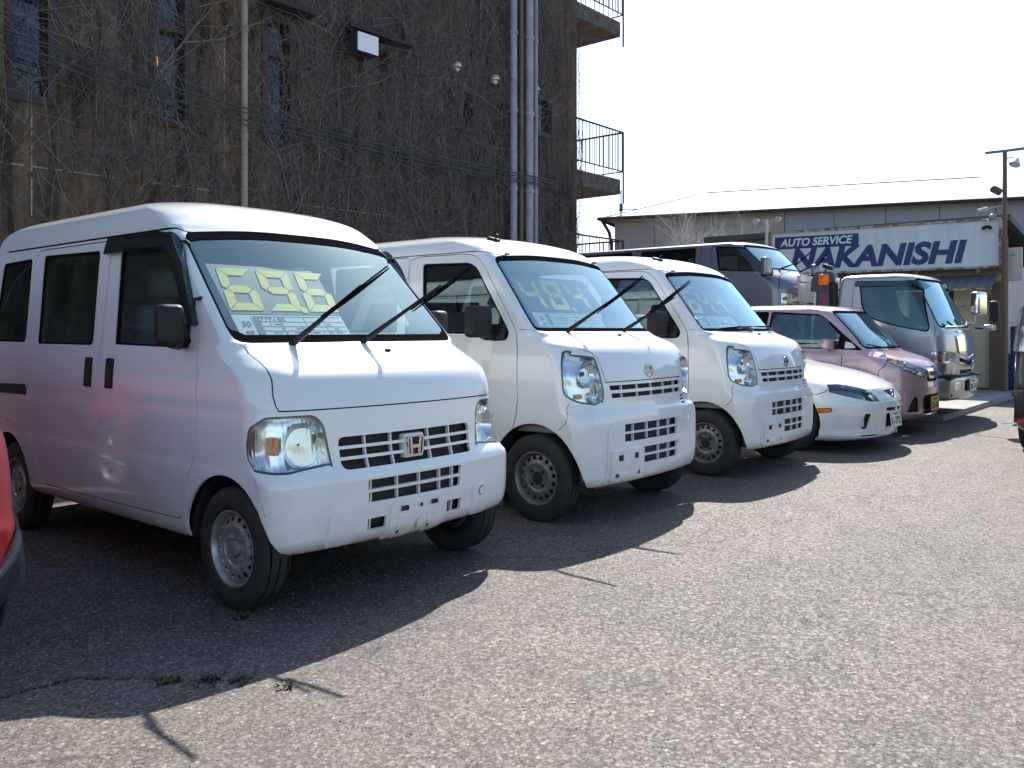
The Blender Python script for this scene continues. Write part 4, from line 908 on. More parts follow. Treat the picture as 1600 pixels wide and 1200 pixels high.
def make_pink():
    t = thing('parked_car', 'dusty pink hatchback with a yellow number plate', 'car', (10.97, 2.77, 0))
    B = .16
    LV = [(.155, .68, .12, 3.3, B, .2, .12), (.185, .70, .05, 3.33, B, .21, .12), (.25, .725, .01, 3.36, B, .22, .12), (.38, .7365, .0, 3.38, B, .22, .12), (.52, .7375, .0, 3.38, B, .22, .12), (.60, .737, .008, 3.38, B, .23, .12), (.68, .7365, .012, 3.38, B, .23, .12), (.735, .7355, .015, 3.38, B, .24, .12),
          (.775, .734, .025, 3.375, B, .24, .12), (.81, .732, .055, 3.37, B, .24, .12), (.85, .729, .105, 3.37, B, .24, .12), (.885, .725, .175, 3.365, B, .23, .12), (.915, .72, .265, 3.36, B, .22, .12), (.94, .715, .35, 3.36, B - .02, .20, .12), (.96, .71, .41, 3.35, B - .03, .17, .12),
          (.985, .705, .445, 3.345, .12, .14, .12), (1.10, .69, .545, 3.32, .12, .12, .12), (1.30, .655, .735, 3.27, .12, .12, .12), (1.40, .632, .835, 3.23, .12, .12, .14), (1.44, .618, .89, 3.2, .12, .14, .15), (1.47, .585, .97, 3.13, .12, .17, .18), (1.495, .51, 1.10, 3.0, .1, .2, .2), (1.51, .38, 1.3, 2.8, .05, .2, .2), (1.517, .2, 1.5, 2.5, .02, .1, .1), (1.518, .03, 1.7, 2.2, 0, .02, .02)]
    hl0 = [('L', .41, .935), ('L', .33, .84), ('F', -.60, .735), ('F', -.42, .672), ('F', -.27, .650), ('F', -.245, .70), ('F', -.25, .762), ('F', -.42, .80), ('F', -.58, .858), ('F', -.66, .90)]
    sh = Shell(LV); HL = dens(sh.inv(hl0), .04)
    dd = [('door', [(.84, .30), (.835, .60), (.82, .93), (1.75, .95), (1.78, .6), (1.72, .30)], [.05, .02, .02, .02, .02, .05]), ('rear_door', [(1.79, .30), (1.79, .60), (1.765, .95), (2.6, .97), (2.5, .65), (2.35, .5), (2.3, .30)], .04)]
    wins = [('w', 'x', [(.615, .972), (1.035, 1.345), (1.12, 1.395), (1.72, 1.432), (1.77, .985)], [.02, .04, .06, .03, .03], SGLASS), ('w2', 'x', [(1.80, .985), (1.75, 1.432), (2.3, 1.43), (2.55, 1.40), (2.60, 1.0)], .04, TGLASS), ('w3', 'x', [(2.68, 1.01), (2.64, 1.39), (2.95, 1.36), (3.05, 1.05)], .05, TGLASS)]
    mouth = [('F', -.30, .235), ('F', .30, .235), ('F', .33, .40), ('F', .28, .455), ('F', -.28, .455), ('F', -.33, .40)]
    grl = [('F', -.19, .605), ('F', .19, .605), ('F', .215, .655), ('F', -.215, .655)]
    fog = lambda s: [('F', s * x, z) for x, z in [(-.59, .265), (-.40, .265), (-.43, .41), (-.49, .455), (-.54, .41)]]
    sh = car_base(t, LV, PINK, [(.62, .27, .30), (2.98, .27, .30)], wins, [(-.655, .985), (.655, .985), (.575, 1.435), (-.575, 1.435)], dd, [HL, mir(HL)], [mouth, grl, fog(-1), fog(1)], 1.0, taper=.02,
                  seams=[[('F', x, z) for x, z in zip(np.linspace(-.24, .24, 8), [.775, .776, .777, .778, .778, .777, .776, .775])], [('L', .41, .94), ('L', .5, .955), ('L', .60, .968)], [('L', .33, .83), ('L', .40, .74), ('L', .42, .62)]], wr=.27, ww=.155, rr=.18, tq=.685, seaty=(1.35, 2.4), seatz=.55)
    for F in ((lambda P: P), mir):
        sg = -1 if F(HL) is HL else 1
        lamp(sh, F(HL), t, dep=.05, gask=.008, bowls=[(sg * .52, .16, .79, .055, .05), (sg * .36, .09, .72, .04, .03)], amber=(sg * .63, .25, .85, (.05, .04, .03)))
        # black pillar trim between window and quarter light
        tr = sh.poly([(.60, .965), (.80, 1.14), (.99, 1.31), (1.01, 1.30), (.86, 1.14), (.89, .975)], 'L', .01, .05); sh.patch(F(tr), 'pillar_trim', SEAL, t, .004)
        tr = sh.poly([(.665, .99), (.72, 1.05), (.79, 1.07), (.80, .985)], 'L', .02, .05); sh.patch(F(tr), 'quarter_light', mat('quarter_glass', (.55, .56, .50), .1), t, .008)
        e = rbox_part('mirror', t, (sg * .80, .96, 1.035), (.19, .10, .125), .045, PINK, Matrix.Rotation(R(10 * sg), 3, 'Z'), 4)
        bm = bmesh.new(); tube(bm, [(sg * .68, .98, .985), (sg * .75, .97, .99)], .03, 8); fin('mirror_arm', bm, PLAS, e)
        ha = sh.poly([(1.52, .84), (1.70, .845), (1.70, .875), (1.52, .87)], 'L', .014, .04); sh.patch(F(ha), 'handle', PINK, t, .02, .02)
    # chrome v-grille
    for z0, z1, w0, w1 in ((.75, .72, .235, .225),): sh.patch(sh.inv(dens([('F', -w0, z0), ('F', w0, z0), ('F', w1, z1), ('F', -w1, z1)], .05)), 'grille_bar', CHROME, t, .012, .015)
    for sg in (-1, 1): sh.patch(sh.inv(dens([('F', sg * .235, .735), ('F', sg * .20, .735), ('F', sg * .13, .665), ('F', sg * .165, .665)], .05)), 'grille_v', CHROME, t, .016, .02)
    sh.patch(sh.inv(dens([('F', -.17, .665), ('F', .17, .665), ('F', .16, .64), ('F', -.16, .64)], .05)), 'grille_bar', CHROME, t, .012, .015)
    sh.patch(sh.inv(dens([('F', -.21, .72), ('F', .21, .72), ('F', .15, .668), ('F', -.15, .668)], .05)), 'grille_mesh', PLAS, t, .004, .004)
    for z in (.29, .335, .38, .42): bar(sh, 'F', [(-.31, z), (.31, z)], .012, -.02, .0, 'grille_slat', CHROME, t)
    sh.patch(sh.inv(dens([('F', -.36, .20), ('F', .36, .20), ('F', .38, .225), ('F', -.38, .225)], .05)), 'lower_trim', CHROME, t, .012, .012)
    p, n = sh.at('F', 0, .35, .015); plate('number_plate', t, (p.x - .06, p.y - .012, p.z + .0), .33, .165, PLY, '23-42', '580', INK)
    wi = Vector((-.55, .52, .985))
    for x in (-.3, .12):
        bm = bmesh.new(); p, n = sh.at('F', x, .975); q_, n2 = sh.at('F', x - .30, 1.02); tube(bm, [p + n * .02, q_ + n2 * .025], .008, 6); fin('wiper', bm, PLAS, t)
    under(t, sh, .3, 3.3, 1.3, .25); sh.bm.free(); return t

TRKZ = .08
def make_truck():
    t = thing('tow_truck', 'silver flatbed car carrier with chrome grille and tall mirrors', 'truck', (12.84, 2.8, TRKZ))
    z0 = -TRKZ; B = .10
    LV = [(.60, .83, .05, 1.50, B, .10, .05), (.63, .85, .035, 1.50, B, .11, .05), (.75, .866, .025, 1.50, B, .12, .05), (.90, .87, .025, 1.50, B, .12, .05), (1.0, .868, .03, 1.5, B, .13, .05), (1.10, .866, .04, 1.5, B, .13, .05), (1.18, .86, .058, 1.5, B, .13, .05), (1.22, .857, .085, 1.5, B, .12, .05),
          (1.30, .848, .125, 1.495, B, .12, .05), (1.60, .812, .27, 1.485, B, .12, .06), (1.85, .78, .40, 1.47, B, .12, .08), (1.90, .77, .435, 1.46, B, .12, .09), (1.935, .745, .49, 1.43, B, .14, .10), (1.955, .68, .57, 1.37, .08, .16, .14), (1.968, .5, .72, 1.25, .05, .16, .14), (1.972, .25, .85, 1.1, .02, .1, .1), (1.973, .03, .95, 1.0, 0, .02, .02)]
    hl0 = [('L', .225, .93), ('L', .225, .775), ('F', -.72, .77), ('F', -.47, .765), ('F', -.45, .86), ('F', -.50, .905), ('F', -.72, .935)]
    sh = Shell([(a + z0, *b) for a, *b in LV]); HL = dens(sh.inv([(v, a, b + z0) for v, a, b in hl0]), .04)
    dd = [('door', [(.235, .62), (.235, 1.0), (.215, 1.20), (.40, 1.86), (.50, 1.90), (1.20, 1.90), (1.26, 1.86), (1.30, .80), (1.15, .70), (1.0, .62)], [.03, .03, .05, .06, .06, .06, .05, .05, .05, .03])]
    wins = [('w', 'door', [(1.145, 1.50), (1.19, 1.84), (.475, 1.815), (.395, 1.74), (.275, 1.225), (.31, 1.175), (.76, 1.265), (1.06, 1.37)], [.08, .05, .05, .08, .04, .04, .1, .1], SGLASS)]
    low = [('F', -.30, .62), ('F', .30, .62), ('F', .33, .675), ('F', -.33, .675)]
    mid = [('F', -.36, .845), ('F', 0, .80), ('F', .36, .845), ('F', .36, .765), ('F', .0, .70), ('F', -.36, .765)]
    sh = car_base(t, LV, SILV, [], wins, [(-.775, 1.235), (.775, 1.235), (.70, 1.885), (-.70, 1.885)], dd, [HL, mir(HL)], [low, mid], 1.2, q=(.5, .25, 1.0, .1, .45), n=(12, 8, 20, 3, 4), zb=z0, seaty=(.95,), seatz=.95)
    for F in ((lambda P: P), mir):
        sg = -1 if F(HL) is HL else 1
        lamp(sh, F(HL), t, dep=.04, gask=.008, bowls=[(sg * .60, .09, .85 + z0, .055, .04), (sg * .50, .08, .83 + z0, .04, .03)], amber=(sg * .78, .16, .85 + z0, (.06, .04, .07)), gmat=SILV)
        lo = dens(sh.inv([('L', .225, .755 + z0), ('L', .225, .64 + z0), ('F', -.72, .625 + z0), ('F', -.42, .625 + z0), ('F', -.44, .75 + z0), ('F', -.72, .755 + z0)]), .04)
        sh.patch(F(lo), 'corner_panel', mat('satin_silver', (.55, .56, .58), .25, .8), t, .006, .01)
        ll = dens(sh.inv([('F', x, z + z0) for x, z in rrect(-.60, .64, -.50, .735, .02)]), .04); sh.patch(F(ll), 'corner_lamp', REFL, t, .012, .01)
        # mirrors: long arms reaching forward
        M = [((-.80, .10, 1.235), (-.84, -.12, 1.24), (-.86, -.24, 1.30), (-.86, -.255, 1.44)), ] if sg < 0 else [((.80, .10, 1.235), (.98, -.04, 1.22), (1.10, -.08, 1.24), (1.12, -.08, 1.40))]
        c = Vector((-.80, -.28, 1.535 + z0)) if sg < 0 else Vector((1.13, -.08, 1.475 + z0))
        e = rbox_part('mirror', t, c, (.21, .12, .29), .04, CHROME if sg < 0 else PLAS, Matrix.Rotation(R(-16 if sg < 0 else 8), 3, 'Z'), 4)
        bm = bmesh.new(); tube(bm, [Vector(p) + Vector((0, 0, z0)) for p in M[0]], .017, 8); fin('mirror_arm', bm, CHROME if sg < 0 else PLAS, e)
        if sg < 0: rbox_part('mirror_glass', e, c + Vector((.03, .058, 0)), (.15, .012, .24), .005, mat('mirror_glass', (.3, .32, .34), .04, 1.))
        vis = sh.poly([(1.25, 1.79 + z0), (1.235, 1.87 + z0), (.45, 1.85 + z0), (.38, 1.77 + z0), (.40, 1.73 + z0), (.50, 1.785 + z0)], 'L', .03, .05); sh.patch(F(vis), 'door_visor', VISOR, t, .02, .02, VISOR)
    e = rbox_part('under_mirror', t, (.72, -.10, 1.235 + z0), (.30, .12, .09), .04, SILV, None, 4)
    for (x0, x1, za, zb2, off) in ((-.40, .40, .875, 1.12, .014),):
        sh.patch(sh.inv(dens([('F', x, z + z0) for x, z in rpoly([(-.44, 1.12), (-.40, .90), (0, .845), (.40, .90), (.44, 1.12), (.25, 1.15), (-.25, 1.15)], .03)], .05)), 'grille_panel', CHROME, t, .018, .022)
    for dz, n_ in ((.0, 1), (-.155, 2)):
        sh.patch(sh.inv(dens([('F', x, z + z0 + dz * .55) for x, z in [(-.40, .875), (0, .82), (.40, .875), (.40, .845), (0, .785), (-.40, .845)]], .05)), 'grille_bar', CHROME, t, .018, .02)
    sh.patch(sh.inv(dens([('F', x, z + z0) for x, z in [(-.33, 1.165), (.33, 1.165), (.36, 1.195), (-.36, 1.195)]], .05)), 'panel_trim', CHROME, t, .012, .015)
    # bumper
    bl = [(.29, .86, .03, 1.0, B, .14, .05), (.33, .885, .0, 1.0, B, .15, .05), (.45, .895, -.02, 1.0, B, .16, .05), (.55, .895, -.02, 1.0, B, .16, .05), (.58, .885, .0, 1.0, B, .16, .05), (.59, .70, .12, .9, B, .12, .05)]
    bs = Shell([(a + z0, *b) for a, *b in bl], q=(.5, .3, .6, .1, .4), n=(12, 8, 10, 3, 4)); bs.start()
    ih = [('F', -.30, .40 + z0), ('F', .30, .40 + z0), ('F', .30, .535 + z0), ('F', -.30, .535 + z0)]; IH = dens(bs.inv(ih), .05); bs.cut(IH, 'h')
    bp = bs.build('body', SILV, t, 'bumper', rim=.02); bs.patch(offs(IH, .01), 'bumper_recess', DARK, bp, -.05)
    for sg in (-1, 1): bs.patch(bs.inv(dens([('F', sg * x, z + z0) for x, z in rrect(-.66, .42, -.48, .53, .02)], .05)), 'fog_lamp', REFL, bp, .006, .008)
    bs.bm.free()
    p = (-.02, -.045, .475 + z0); plate('number_plate', t, p, .33, .165, PLW, '20-14', '100', PLG)
    bm = bmesh.new(); box(bm, (0, .75, .45 + z0), (1.5, 1.4, .28), .04, 1); box(bm, (0, .12, .58 + z0), (1.6, .16, .05), .01, 1); fin('underbody', bm, DARK, t)
    for x in (-.45, .15):
        bm = bmesh.new(); a, na = sh.at('F', x, 1.25 + z0); b_, nb = sh.at('F', x - .1 if x < 0 else x + .25, 1.30 + z0); tube(bm, [a + na * .03, b_ + nb * .03], .012, 6); fin('wiper', bm, PLAS, t)
    bm = bmesh.new(); box(bm, (0, .42, 1.14 + z0), (1.5, .36, .14), .05, 2); fin('dashboard', bm, DASH, t)
    steering(t, -.38, .55, 1.24 + z0, .2, 40)
    for y in (1.05,):
        for sg in (-1, 1): make_wheel(t, (sg * .73, y, .31), .31, .19, .21, 'steel', sg, STEEL)
    # flat bed, head frame and winch post
    bm = bmesh.new(); box(bm, (0, 4.55, .535 + z0), (1.98, 5.3, .09), .01, 1); fin('bed', bm, mat('bed_steel', (.10, .10, .11), .6, .3), t)
    for sg in (-1, 1):
        bm = bmesh.new(); box(bm, (sg * 1.0, 4.55, .52 + z0), (.04, 5.3, .14), .01, 1); fin('bed_rail', bm, SILV, t)
    bm = bmesh.new(); box(bm, (0, 4.3, .42 + z0), (.8, 5.6, .16), .01, 1); fin('chassis', bm, DARK, t)
    for y in (5.3, 6.0):
        for sg in (-1, 1): make_wheel(t, (sg * .78, y, .24), .24, .24, .15, 'steel', sg, STEEL)
    bm = bmesh.new(); box(bm, (-.80, 1.53, 1.38 + z0), (.10, .10, .98), .03, 3); fin('air_intake', bm, PLAS, t, 40)
    PB = Matrix.Rotation(R(3), 3, 'X')
    bm = bmesh.new(); box(bm, (-.72, 1.68, 1.36 + z0), (.12, .24, 1.3), .02, 2, PB); pw = fin('winch_post', bm, mat('post_paint', (.10, .085, .12), .4), t, 40)
    for dy in (-.135, .135):
        bm = bmesh.new(); box(bm, (-.72, 1.68 + dy, 1.32 + z0), (.14, .035, 1.22), .006, 1, PB); fin('post_edge', bm, SILV, pw)
    bm = bmesh.new(); prism(bm, rpoly([(1.50, 1.74), (1.86, 1.74), (1.84, 1.92), (1.78, 2.02), (1.58, 2.02), (1.52, 1.95)], .03), .16, (-.80, 0, z0), (0, 1, 0), (0, 0, 1), (1, 0, 0)); fin('post_cap', bm, mat('cap_dark', (.05, .055, .07), .45), pw, 40)
    bm = bmesh.new(); box(bm, (-.815, 1.66, 1.905 + z0), (.06, .15, .16), .025, 3); fin('marker_lamp', bm, ORANGE, pw)
    Mx = frame((-.787, 1.675, 1.50 + z0), (0, -.05, 1), (0, 1, .05)); text('post_lettering', 'UNIC', .135, mat('red_print', (.55, .03, .06), .5), pw, Mx, .002, 0, .004, width=.44)
    bm = bmesh.new(); tube(bm, [(-.70, 1.68, 2.0 + z0), (-.70, 1.68, 2.06 + z0)], .015, 6); box(bm, (-.70, 1.64, 2.085 + z0), (.10, .14, .06), .015, 2, Matrix.Rotation(R(20), 3, 'X')); fin('work_lamp', bm, PLAS, t)
    bm = bmesh.new(); box(bm, (-.10, 2.0, 1.93 + z0), (1.55, .06, .10), .01, 1); box(bm, (-.10, 2.0, 1.74 + z0), (1.5, .03, .28), .005, 1); fin('head_frame', bm, SILV, t)
    bm = bmesh.new()
    for x in (-.62, .0, .75): tube(bm, [(x, 2.0, .6 + z0), (x, 2.0, 1.9 + z0)], .02, 6)
    fin('frame_post', bm, SILV, t)
    sh.bm.free(); return t

def make_grey_van():
    t = thing('grey_van', 'dark grey high van riding on the flatbed behind the silver cab', 'van', (12.9, 4.82, .585))
    B = .20
    LV = [(.25, .80, .10, 4.6, B, .16, .12), (.30, .83, .04, 4.64, B, .18, .12), (.5, .845, .0, 4.68, B, .2, .12), (.75, .845, .0, 4.69, B, .2, .12), (.9, .845, .01, 4.69, B, .21, .12), (1.05, .843, .015, 4.69, B, .22, .12), (1.2, .84, .025, 4.69, B, .22, .12), (1.27, .838, .05, 4.69, B, .23, .12), (1.34, .835, .11, 4.68, B, .24, .12), (1.41, .83, .21, 4.68, B, .23, .12),
          (1.46, .826, .31, 4.67, B, .21, .12), (1.49, .823, .38, 4.665, B - .03, .18, .12), (1.515, .82, .42, 4.66, .16, .14, .12), (1.7, .79, .60, 4.63, .15, .12, .12), (1.87, .755, .775, 4.58, .15, .12, .14), (1.92, .74, .83, 4.55, .15, .14, .15), (1.95, .70, .90, 4.5, .14, .16, .2), (1.97, .6, 1.02, 4.4, .1, .2, .25), (1.98, .4, 1.25, 4.2, .05, .2, .25), (1.984, .2, 1.5, 3.8, .02, .1, .1), (1.985, .03, 2.0, 3.0, 0, .02, .02)]
    hl0 = [('L', .30, 1.165), ('L', .30, 1.0), ('F', -.68, .985), ('F', -.44, .985), ('F', -.42, 1.03), ('F', -.50, 1.10), ('F', -.70, 1.16)]
    sh = Shell(LV); HL = dens(sh.inv(hl0), .04)
    dd = [('door', [(.42, .35), (.33, .9), (.325, 1.30), (.40, 1.50), (.88, 1.895), (1.40, 1.93), (1.50, .9), (1.45, .35)], .06), ('sliding_door', [(1.60, .35), (1.60, 1.93), (2.75, 1.93), (2.75, .35)], .05)]
    wins = [('w', 'door', [(.49, 1.47), (.545, 1.535), (.90, 1.87), (1.36, 1.905), (1.27, 1.52), (.95, 1.50)], [.02, .05, .05, .03, .03, .1], SGLASS), ('w2', 'sliding_door', [(1.68, 1.55), (1.68, 1.90), (2.68, 1.90), (2.68, 1.55)], .04, TGLASS), ('w3', 'x', [(2.85, 1.55), (2.85, 1.90), (4.3, 1.88), (4.3, 1.55)], .04, TGLASS)]
    grl = [('F', -.36, 1.0), ('F', .36, 1.0), ('F', .38, 1.14), ('F', -.38, 1.14)]
    sh = car_base(t, LV, GREYV, [(.98, .30, .36), (3.55, .30, .36)], wins, [(-.755, 1.525), (.755, 1.525), (.68, 1.905), (-.68, 1.905)], dd, [HL, mir(HL)], [grl], 1.5, wr=.31, ww=.18, rr=.19, tq=.80, wstyle='steel', seaty=(1.2, 2.4), seatz=.9,
                  seams=[[('F', x, 1.285) for x in np.linspace(-.68, .68, 12)]])
    for F in ((lambda P: P), mir):
        sg = -1 if F(HL) is HL else 1
        lamp(sh, F(HL), t, dep=.05, gask=.008, bowls=[(sg * .60, .16, 1.06, .05, .04)], amber=(sg * .76, .24, 1.08, (.05, .04, .05)))
        e = rbox_part('mirror', t, (sg * .93, .46, 1.55), (.17, .11, .26), .045, GREYV, Matrix.Rotation(R(10 * sg), 3, 'Z'), 4)
        bm = bmesh.new(); tube(bm, [(sg * .80, .50, 1.44), (sg * .90, .47, 1.44)], .035, 8); box(bm, (sg * .815, .50, 1.46), (.03, .18, .10), .01, 2); fin('mirror_arm', bm, PLAS, e)
    for z in (1.03, 1.07, 1.11): bar(sh, 'F', [(-.37, z), (.37, z)], .02, -.02, .004, 'grille_slat', CHROME, t)
    a, na = sh.at('F', -.42, 1.52); wiper(t, a + na * .02, (-.18, .15, 1.68), (-.02, .12, 1.82), (-.32, .28, 1.57))
    a, na = sh.at('F', .30, 1.52); wiper(t, a + na * .02, (.48, .16, 1.68), (.62, .13, 1.82), (.36, .24, 1.57))
    under(t, sh, .3, 4.5, 1.5, .32); sh.bm.free(); return t

def make_red():
    t = thing('parked_car', 'red car corner with grey lower bumper at the left edge', 'car', (.503, 3.08, 0))
    B = .14
    LV = [(.19, .67, .10, 3.3, B, .2, .12), (.24, .70, .05, 3.33, B, .21, .12), (.33, .732, .015, 3.36, B, .22, .12), (.42, .738, .0, 3.38, B, .22, .12), (.50, .737, .0, 3.38, B, .22, .12), (.56, .734, .02, 3.38, B, .22, .12), (.62, .733, .03, 3.38, B, .22, .12), (.70, .729, .04, 3.37, B, .22, .12), (.78, .722, .05, 3.37, B, .22, .12), (.86, .708, .08, 3.37, B, .22, .12),
          (.92, .685, .16, 3.36, B, .22, .12), (.95, .68, .34, 3.36, B, .2, .12), (.98, .675, .62, 3.35, B, .18, .12), (1.0, .67, .80, 3.34, .1, .14, .12), (1.2, .64, .97, 3.3, .1, .12, .12), (1.45, .61, 1.16, 3.25, .1, .12, .12), (1.50, .59, 1.24, 3.2, .1, .14, .15), (1.54, .52, 1.4, 3.05, .08, .18, .2), (1.56, .35, 1.65, 2.8, .03, .15, .2), (1.565, .03, 1.9, 2.3, 0, .02, .02)]
    wins = [('w', 'x', [(.98, 1.02), (1.20, 1.43), (1.76, 1.48), (1.76, 1.03)], .05, SGLASS), ('w2', 'x', [(1.81, 1.03), (1.81, 1.48), (3.05, 1.45), (3.12, 1.05)], .05, TGLASS)]
    hl0 = [('F', -.62, .70), ('F', -.40, .70), ('F', -.40, .86), ('F', -.60, .86)]
    sh = Shell(LV); HL = dens(sh.inv(hl0), .04); mouth = [('F', -.34, .62), ('F', .34, .62), ('F', .34, .74), ('F', -.34, .74)]
    dd = [('door', [(.95, .35), (.95, .98), (1.78, .99), (1.78, .35)], .05)]
    sh = car_base(t, LV, REDP, [(.62, .29, .33), (3.0, .29, .33)], wins, [(-.62, 1.02), (.62, 1.02), (.57, 1.46), (-.57, 1.46)], dd, [HL, mir(HL)], [mouth], 1.02, roof=(1.0, BLKP), wr=.30, ww=.165, rr=.2, tq=.70, seaty=(1.4,), seatz=.6)
    for F in ((lambda P: P), mir): lamp(sh, F(HL), t, dep=.05, gask=.008)
    lowp = [('F', -.60, .20), ('F', .60, .20)] + [('L', .14, .24), ('L', .26, .34), ('L', .255, .47), ('L', .17, .42)][0:0]
    GB = mat('grey_bumper_plastic', (.045, .048, .05), .55); SB = mat('silver_trim', (.16, .165, .17), .5, .4)
    c = np.cumsum((0,) + sh.q)
    def strip(za, zb, zc, zd, m, off, nm):           # wraps the corner from the nose to the wheel opening
        us = np.linspace(-c[2] - .02, c[2] + .02, 60); lo = []; hi = []
        for u in us:
            k = sstep(c[1] * .9, c[2], abs(u)); lo.append((u, tz(sh, za + (zc - za) * k))); hi.append((u, tz(sh, zb + (zd - zb) * k)))
        sh.patch(lo + hi[::-1], nm, m, t, off, .02)
    strip(.195, .335, .20, .455, GB, .012, 'lower_bumper'); strip(.335, .352, .455, .475, SB, .016, 'bumper_trim')
    for sg in (-1, 1):
        bm = bmesh.new(); ps = [(.62 + .335 * math.cos(a), .29 + .335 * math.sin(a)) for a in np.linspace(R(0), R(180), 20)]
        tube(bm, [(sg * .722, y, max(z, .24)) for y, z in ps], .028, 6); fin('arch_trim', bm, GB, t)
    under(t, sh, .3, 3.3, 1.3, .30); sh.bm.free(); return t

def make_black():
    t = thing('parked_car', 'black tall wagon at the right edge, tail lamp and red reflector', 'car', (13.02, .99, 0), R(90))
    LV = [(.22, .68, .05, 3.33, .09, .14, .10), (.27, .715, .01, 3.38, .09, .15, .12), (.40, .735, .0, 3.40, .09, .16, .13), (.60, .7375, .0, 3.40, .09, .17, .13), (.66, .735, .02, 3.38, .09, .17, .11), (.85, .732, .05, 3.36, .09, .17, .10), (.95, .728, .12, 3.355, .09, .2, .10), (1.05, .72, .4, 3.35, .09, .16, .10), (1.2, .705, .60, 3.33, .09, .12, .10), (1.6, .645, 1.0, 3.25, .09, .1, .10), (1.68, .62, 1.1, 3.2, .1, .12, .14), (1.73, .55, 1.25, 3.1, .08, .16, .2), (1.755, .4, 1.5, 2.9, .04, .2, .2), (1.765, .03, 1.9, 2.3, 0, .02, .02)]
    wins = [('w', 'x', [(.95, 1.06), (1.2, 1.56), (1.75, 1.60), (1.75, 1.06)], .05, SGLASS), ('w2', 'x', [(1.84, 1.06), (1.84, 1.60), (2.85, 1.58), (2.95, 1.08)], .05, TGLASS)]
    dd = [('door', [(.85, .33), (.85, 1.02), (1.80, 1.02), (1.80, .33)], .05)]
    sh = car_base(t, LV, BLKP, [(.58, .28, .32), (2.95, .28, .32)], wins, [(-.64, 1.06), (.64, 1.06), (.59, 1.62), (-.59, 1.62)], dd, [], [], 1.1, wr=.28, ww=.165, rr=.19, tq=.70, seaty=(1.4,), seatz=.6)
    # rear fittings
    c = np.cumsum((0,) + sh.q)
    for sg in (-1, 1):
        u0, u1 = sg * (c[3] - .05), sg * (c[4] + .03)
        def rp(za, zb2, ua, ub): return dens([(ua, tz(sh, za)), (ub, tz(sh, za)), (ub, tz(sh, zb2)), (ua, tz(sh, zb2))], .04)
        o = sh.patch(rp(.99, 1.42, u0, u1), 'tail_lamp', REFL, t, .012, .014); sh.patch(rp(.99, 1.42, u0, u1), 'lens', LENS, o, .022, .01); sh.patch(rp(1.30, 1.38, sg * c[4] - sg * .02, u1 - sg * .01), 'stop_lamp', REDL, o, .016)
        sh.patch(rp(.295, .335, sg * (c[3] + .02), sg * (c[4] + .12)), 'reflector', REDL, t, .008, .010)
        sh.patch(rp(.55, .60, sg * (c[3] - .3), sg * (c[5] - .02)), 'bumper_step', BLKP, t, .02, .022)
    sh.patch(dens([(c[4] + .08, tz(sh, 1.12)), (c[5] - .001, tz(sh, 1.12)), (c[5] - .001, tz(sh, 1.6)), (c[4] + .06, tz(sh, 1.6))], .05), 'rear_window', TGLASS, t, .004)
    under(t, sh, .3, 3.3, 1.3, .32); sh.bm.free(); return t

# ---------------------------------------------------------------- price boards and sheets on the dashboards
YEL = mat('yellow_segment', (.97, .72, .10), .6); YDIM = mat('unlit_segment', (.035, .04, .045), .5); BOARD = mat('price_board_black', (.02, .022, .025), .35)
TEAL = mat('teal_print', (.02, .42, .40), .5); PAPER = mat('white_paper', (.72, .76, .76), .7); INKB = mat('blue_black_ink', (.03, .04, .06), .6)
SEG = {'0': 'abcdef', '1': 'bc', '2': 'abged', '3': 'abgcd', '4': 'fgbc', '5': 'afgcd', '6': 'afgecd', '8': 'abcdefg', '9': 'abcdfg'}
def seven(bm, ch, x, y, w, h, th, sh_=.0):
    g = th * .07; m = h / 2; P = {}
    P['a'] = [(g, h), (w - g, h), (w - th - g, h - th), (th + g, h - th)]; P['d'] = [(th + g, th), (w - th - g, th), (w - g, 0), (g, 0)]
    P['f'] = [(0, h - g), (th, h - th - g), (th, m + th / 2 + g), (th * .45, m + g), (0, m + th * .4)]; P['e'] = [(0, m - th * .4), (th * .45, m - g), (th, m - th / 2 - g), (th, th + g), (0, g)]
    P['b'] = [(w - a, b) for a, b in P['f']]; P['c'] = [(w - a, b) for a, b in P['e']]
    P['g'] = [(th * .5 + g, m), (th + g, m + th / 2), (w - th - g, m + th / 2), (w - th * .5 - g, m), (w - th - g, m - th / 2), (th + g, m - th / 2)]
    for s in SEG[ch]: prism(bm, [(x + a + (b * sh_), y + b) for a, b in P[s]], .003, (0, 0, 0), (1, 0, 0), (0, 1, 0), (0, 0, 1))
def price_board(lab, txt, org, slope, x0, x1, s0, s1, dw, dh, xs, th):
    """org: world point; local frame lies along the windscreen"""
    k = 1 / math.hypot(1, slope); M = frame(org, (1, 0, 0), (0, slope * k, k)); e = thing('price_board', lab, 'price board', (0, 0, 0), 0, 'price boards behind the windscreens'); e.matrix_world = M
    bm = bmesh.new(); prism(bm, rpoly([(x0, s0), (x1, s0), (x1, s1 - .03), (x1 - .04, s1), (x0, s1)], [.01, .01, .05, .05, .01]), -.008, (0, 0, 0), (1, 0, 0), (0, 1, 0), (0, 0, 1)); fin('board', bm, BOARD, e, 30)
    for ch, x in zip(txt.replace('.', ''), xs):
        bm = bmesh.new(); seven(bm, ch, x, s0 + .022, dw, dh, th, .12); fin('digit', bm, YEL, e, None)
    bm = bmesh.new(); xd = xs[2] - .028; prism(bm, [(xd + .02 * math.cos(a), s0 + .03 + .02 * math.sin(a)) for a in np.linspace(0, 2 * math.pi, 15)[:-1]], .003, (0, 0, 0), (1, 0, 0), (0, 1, 0), (0, 0, 1)); fin('decimal_point', bm, YEL, e, None)
    return e
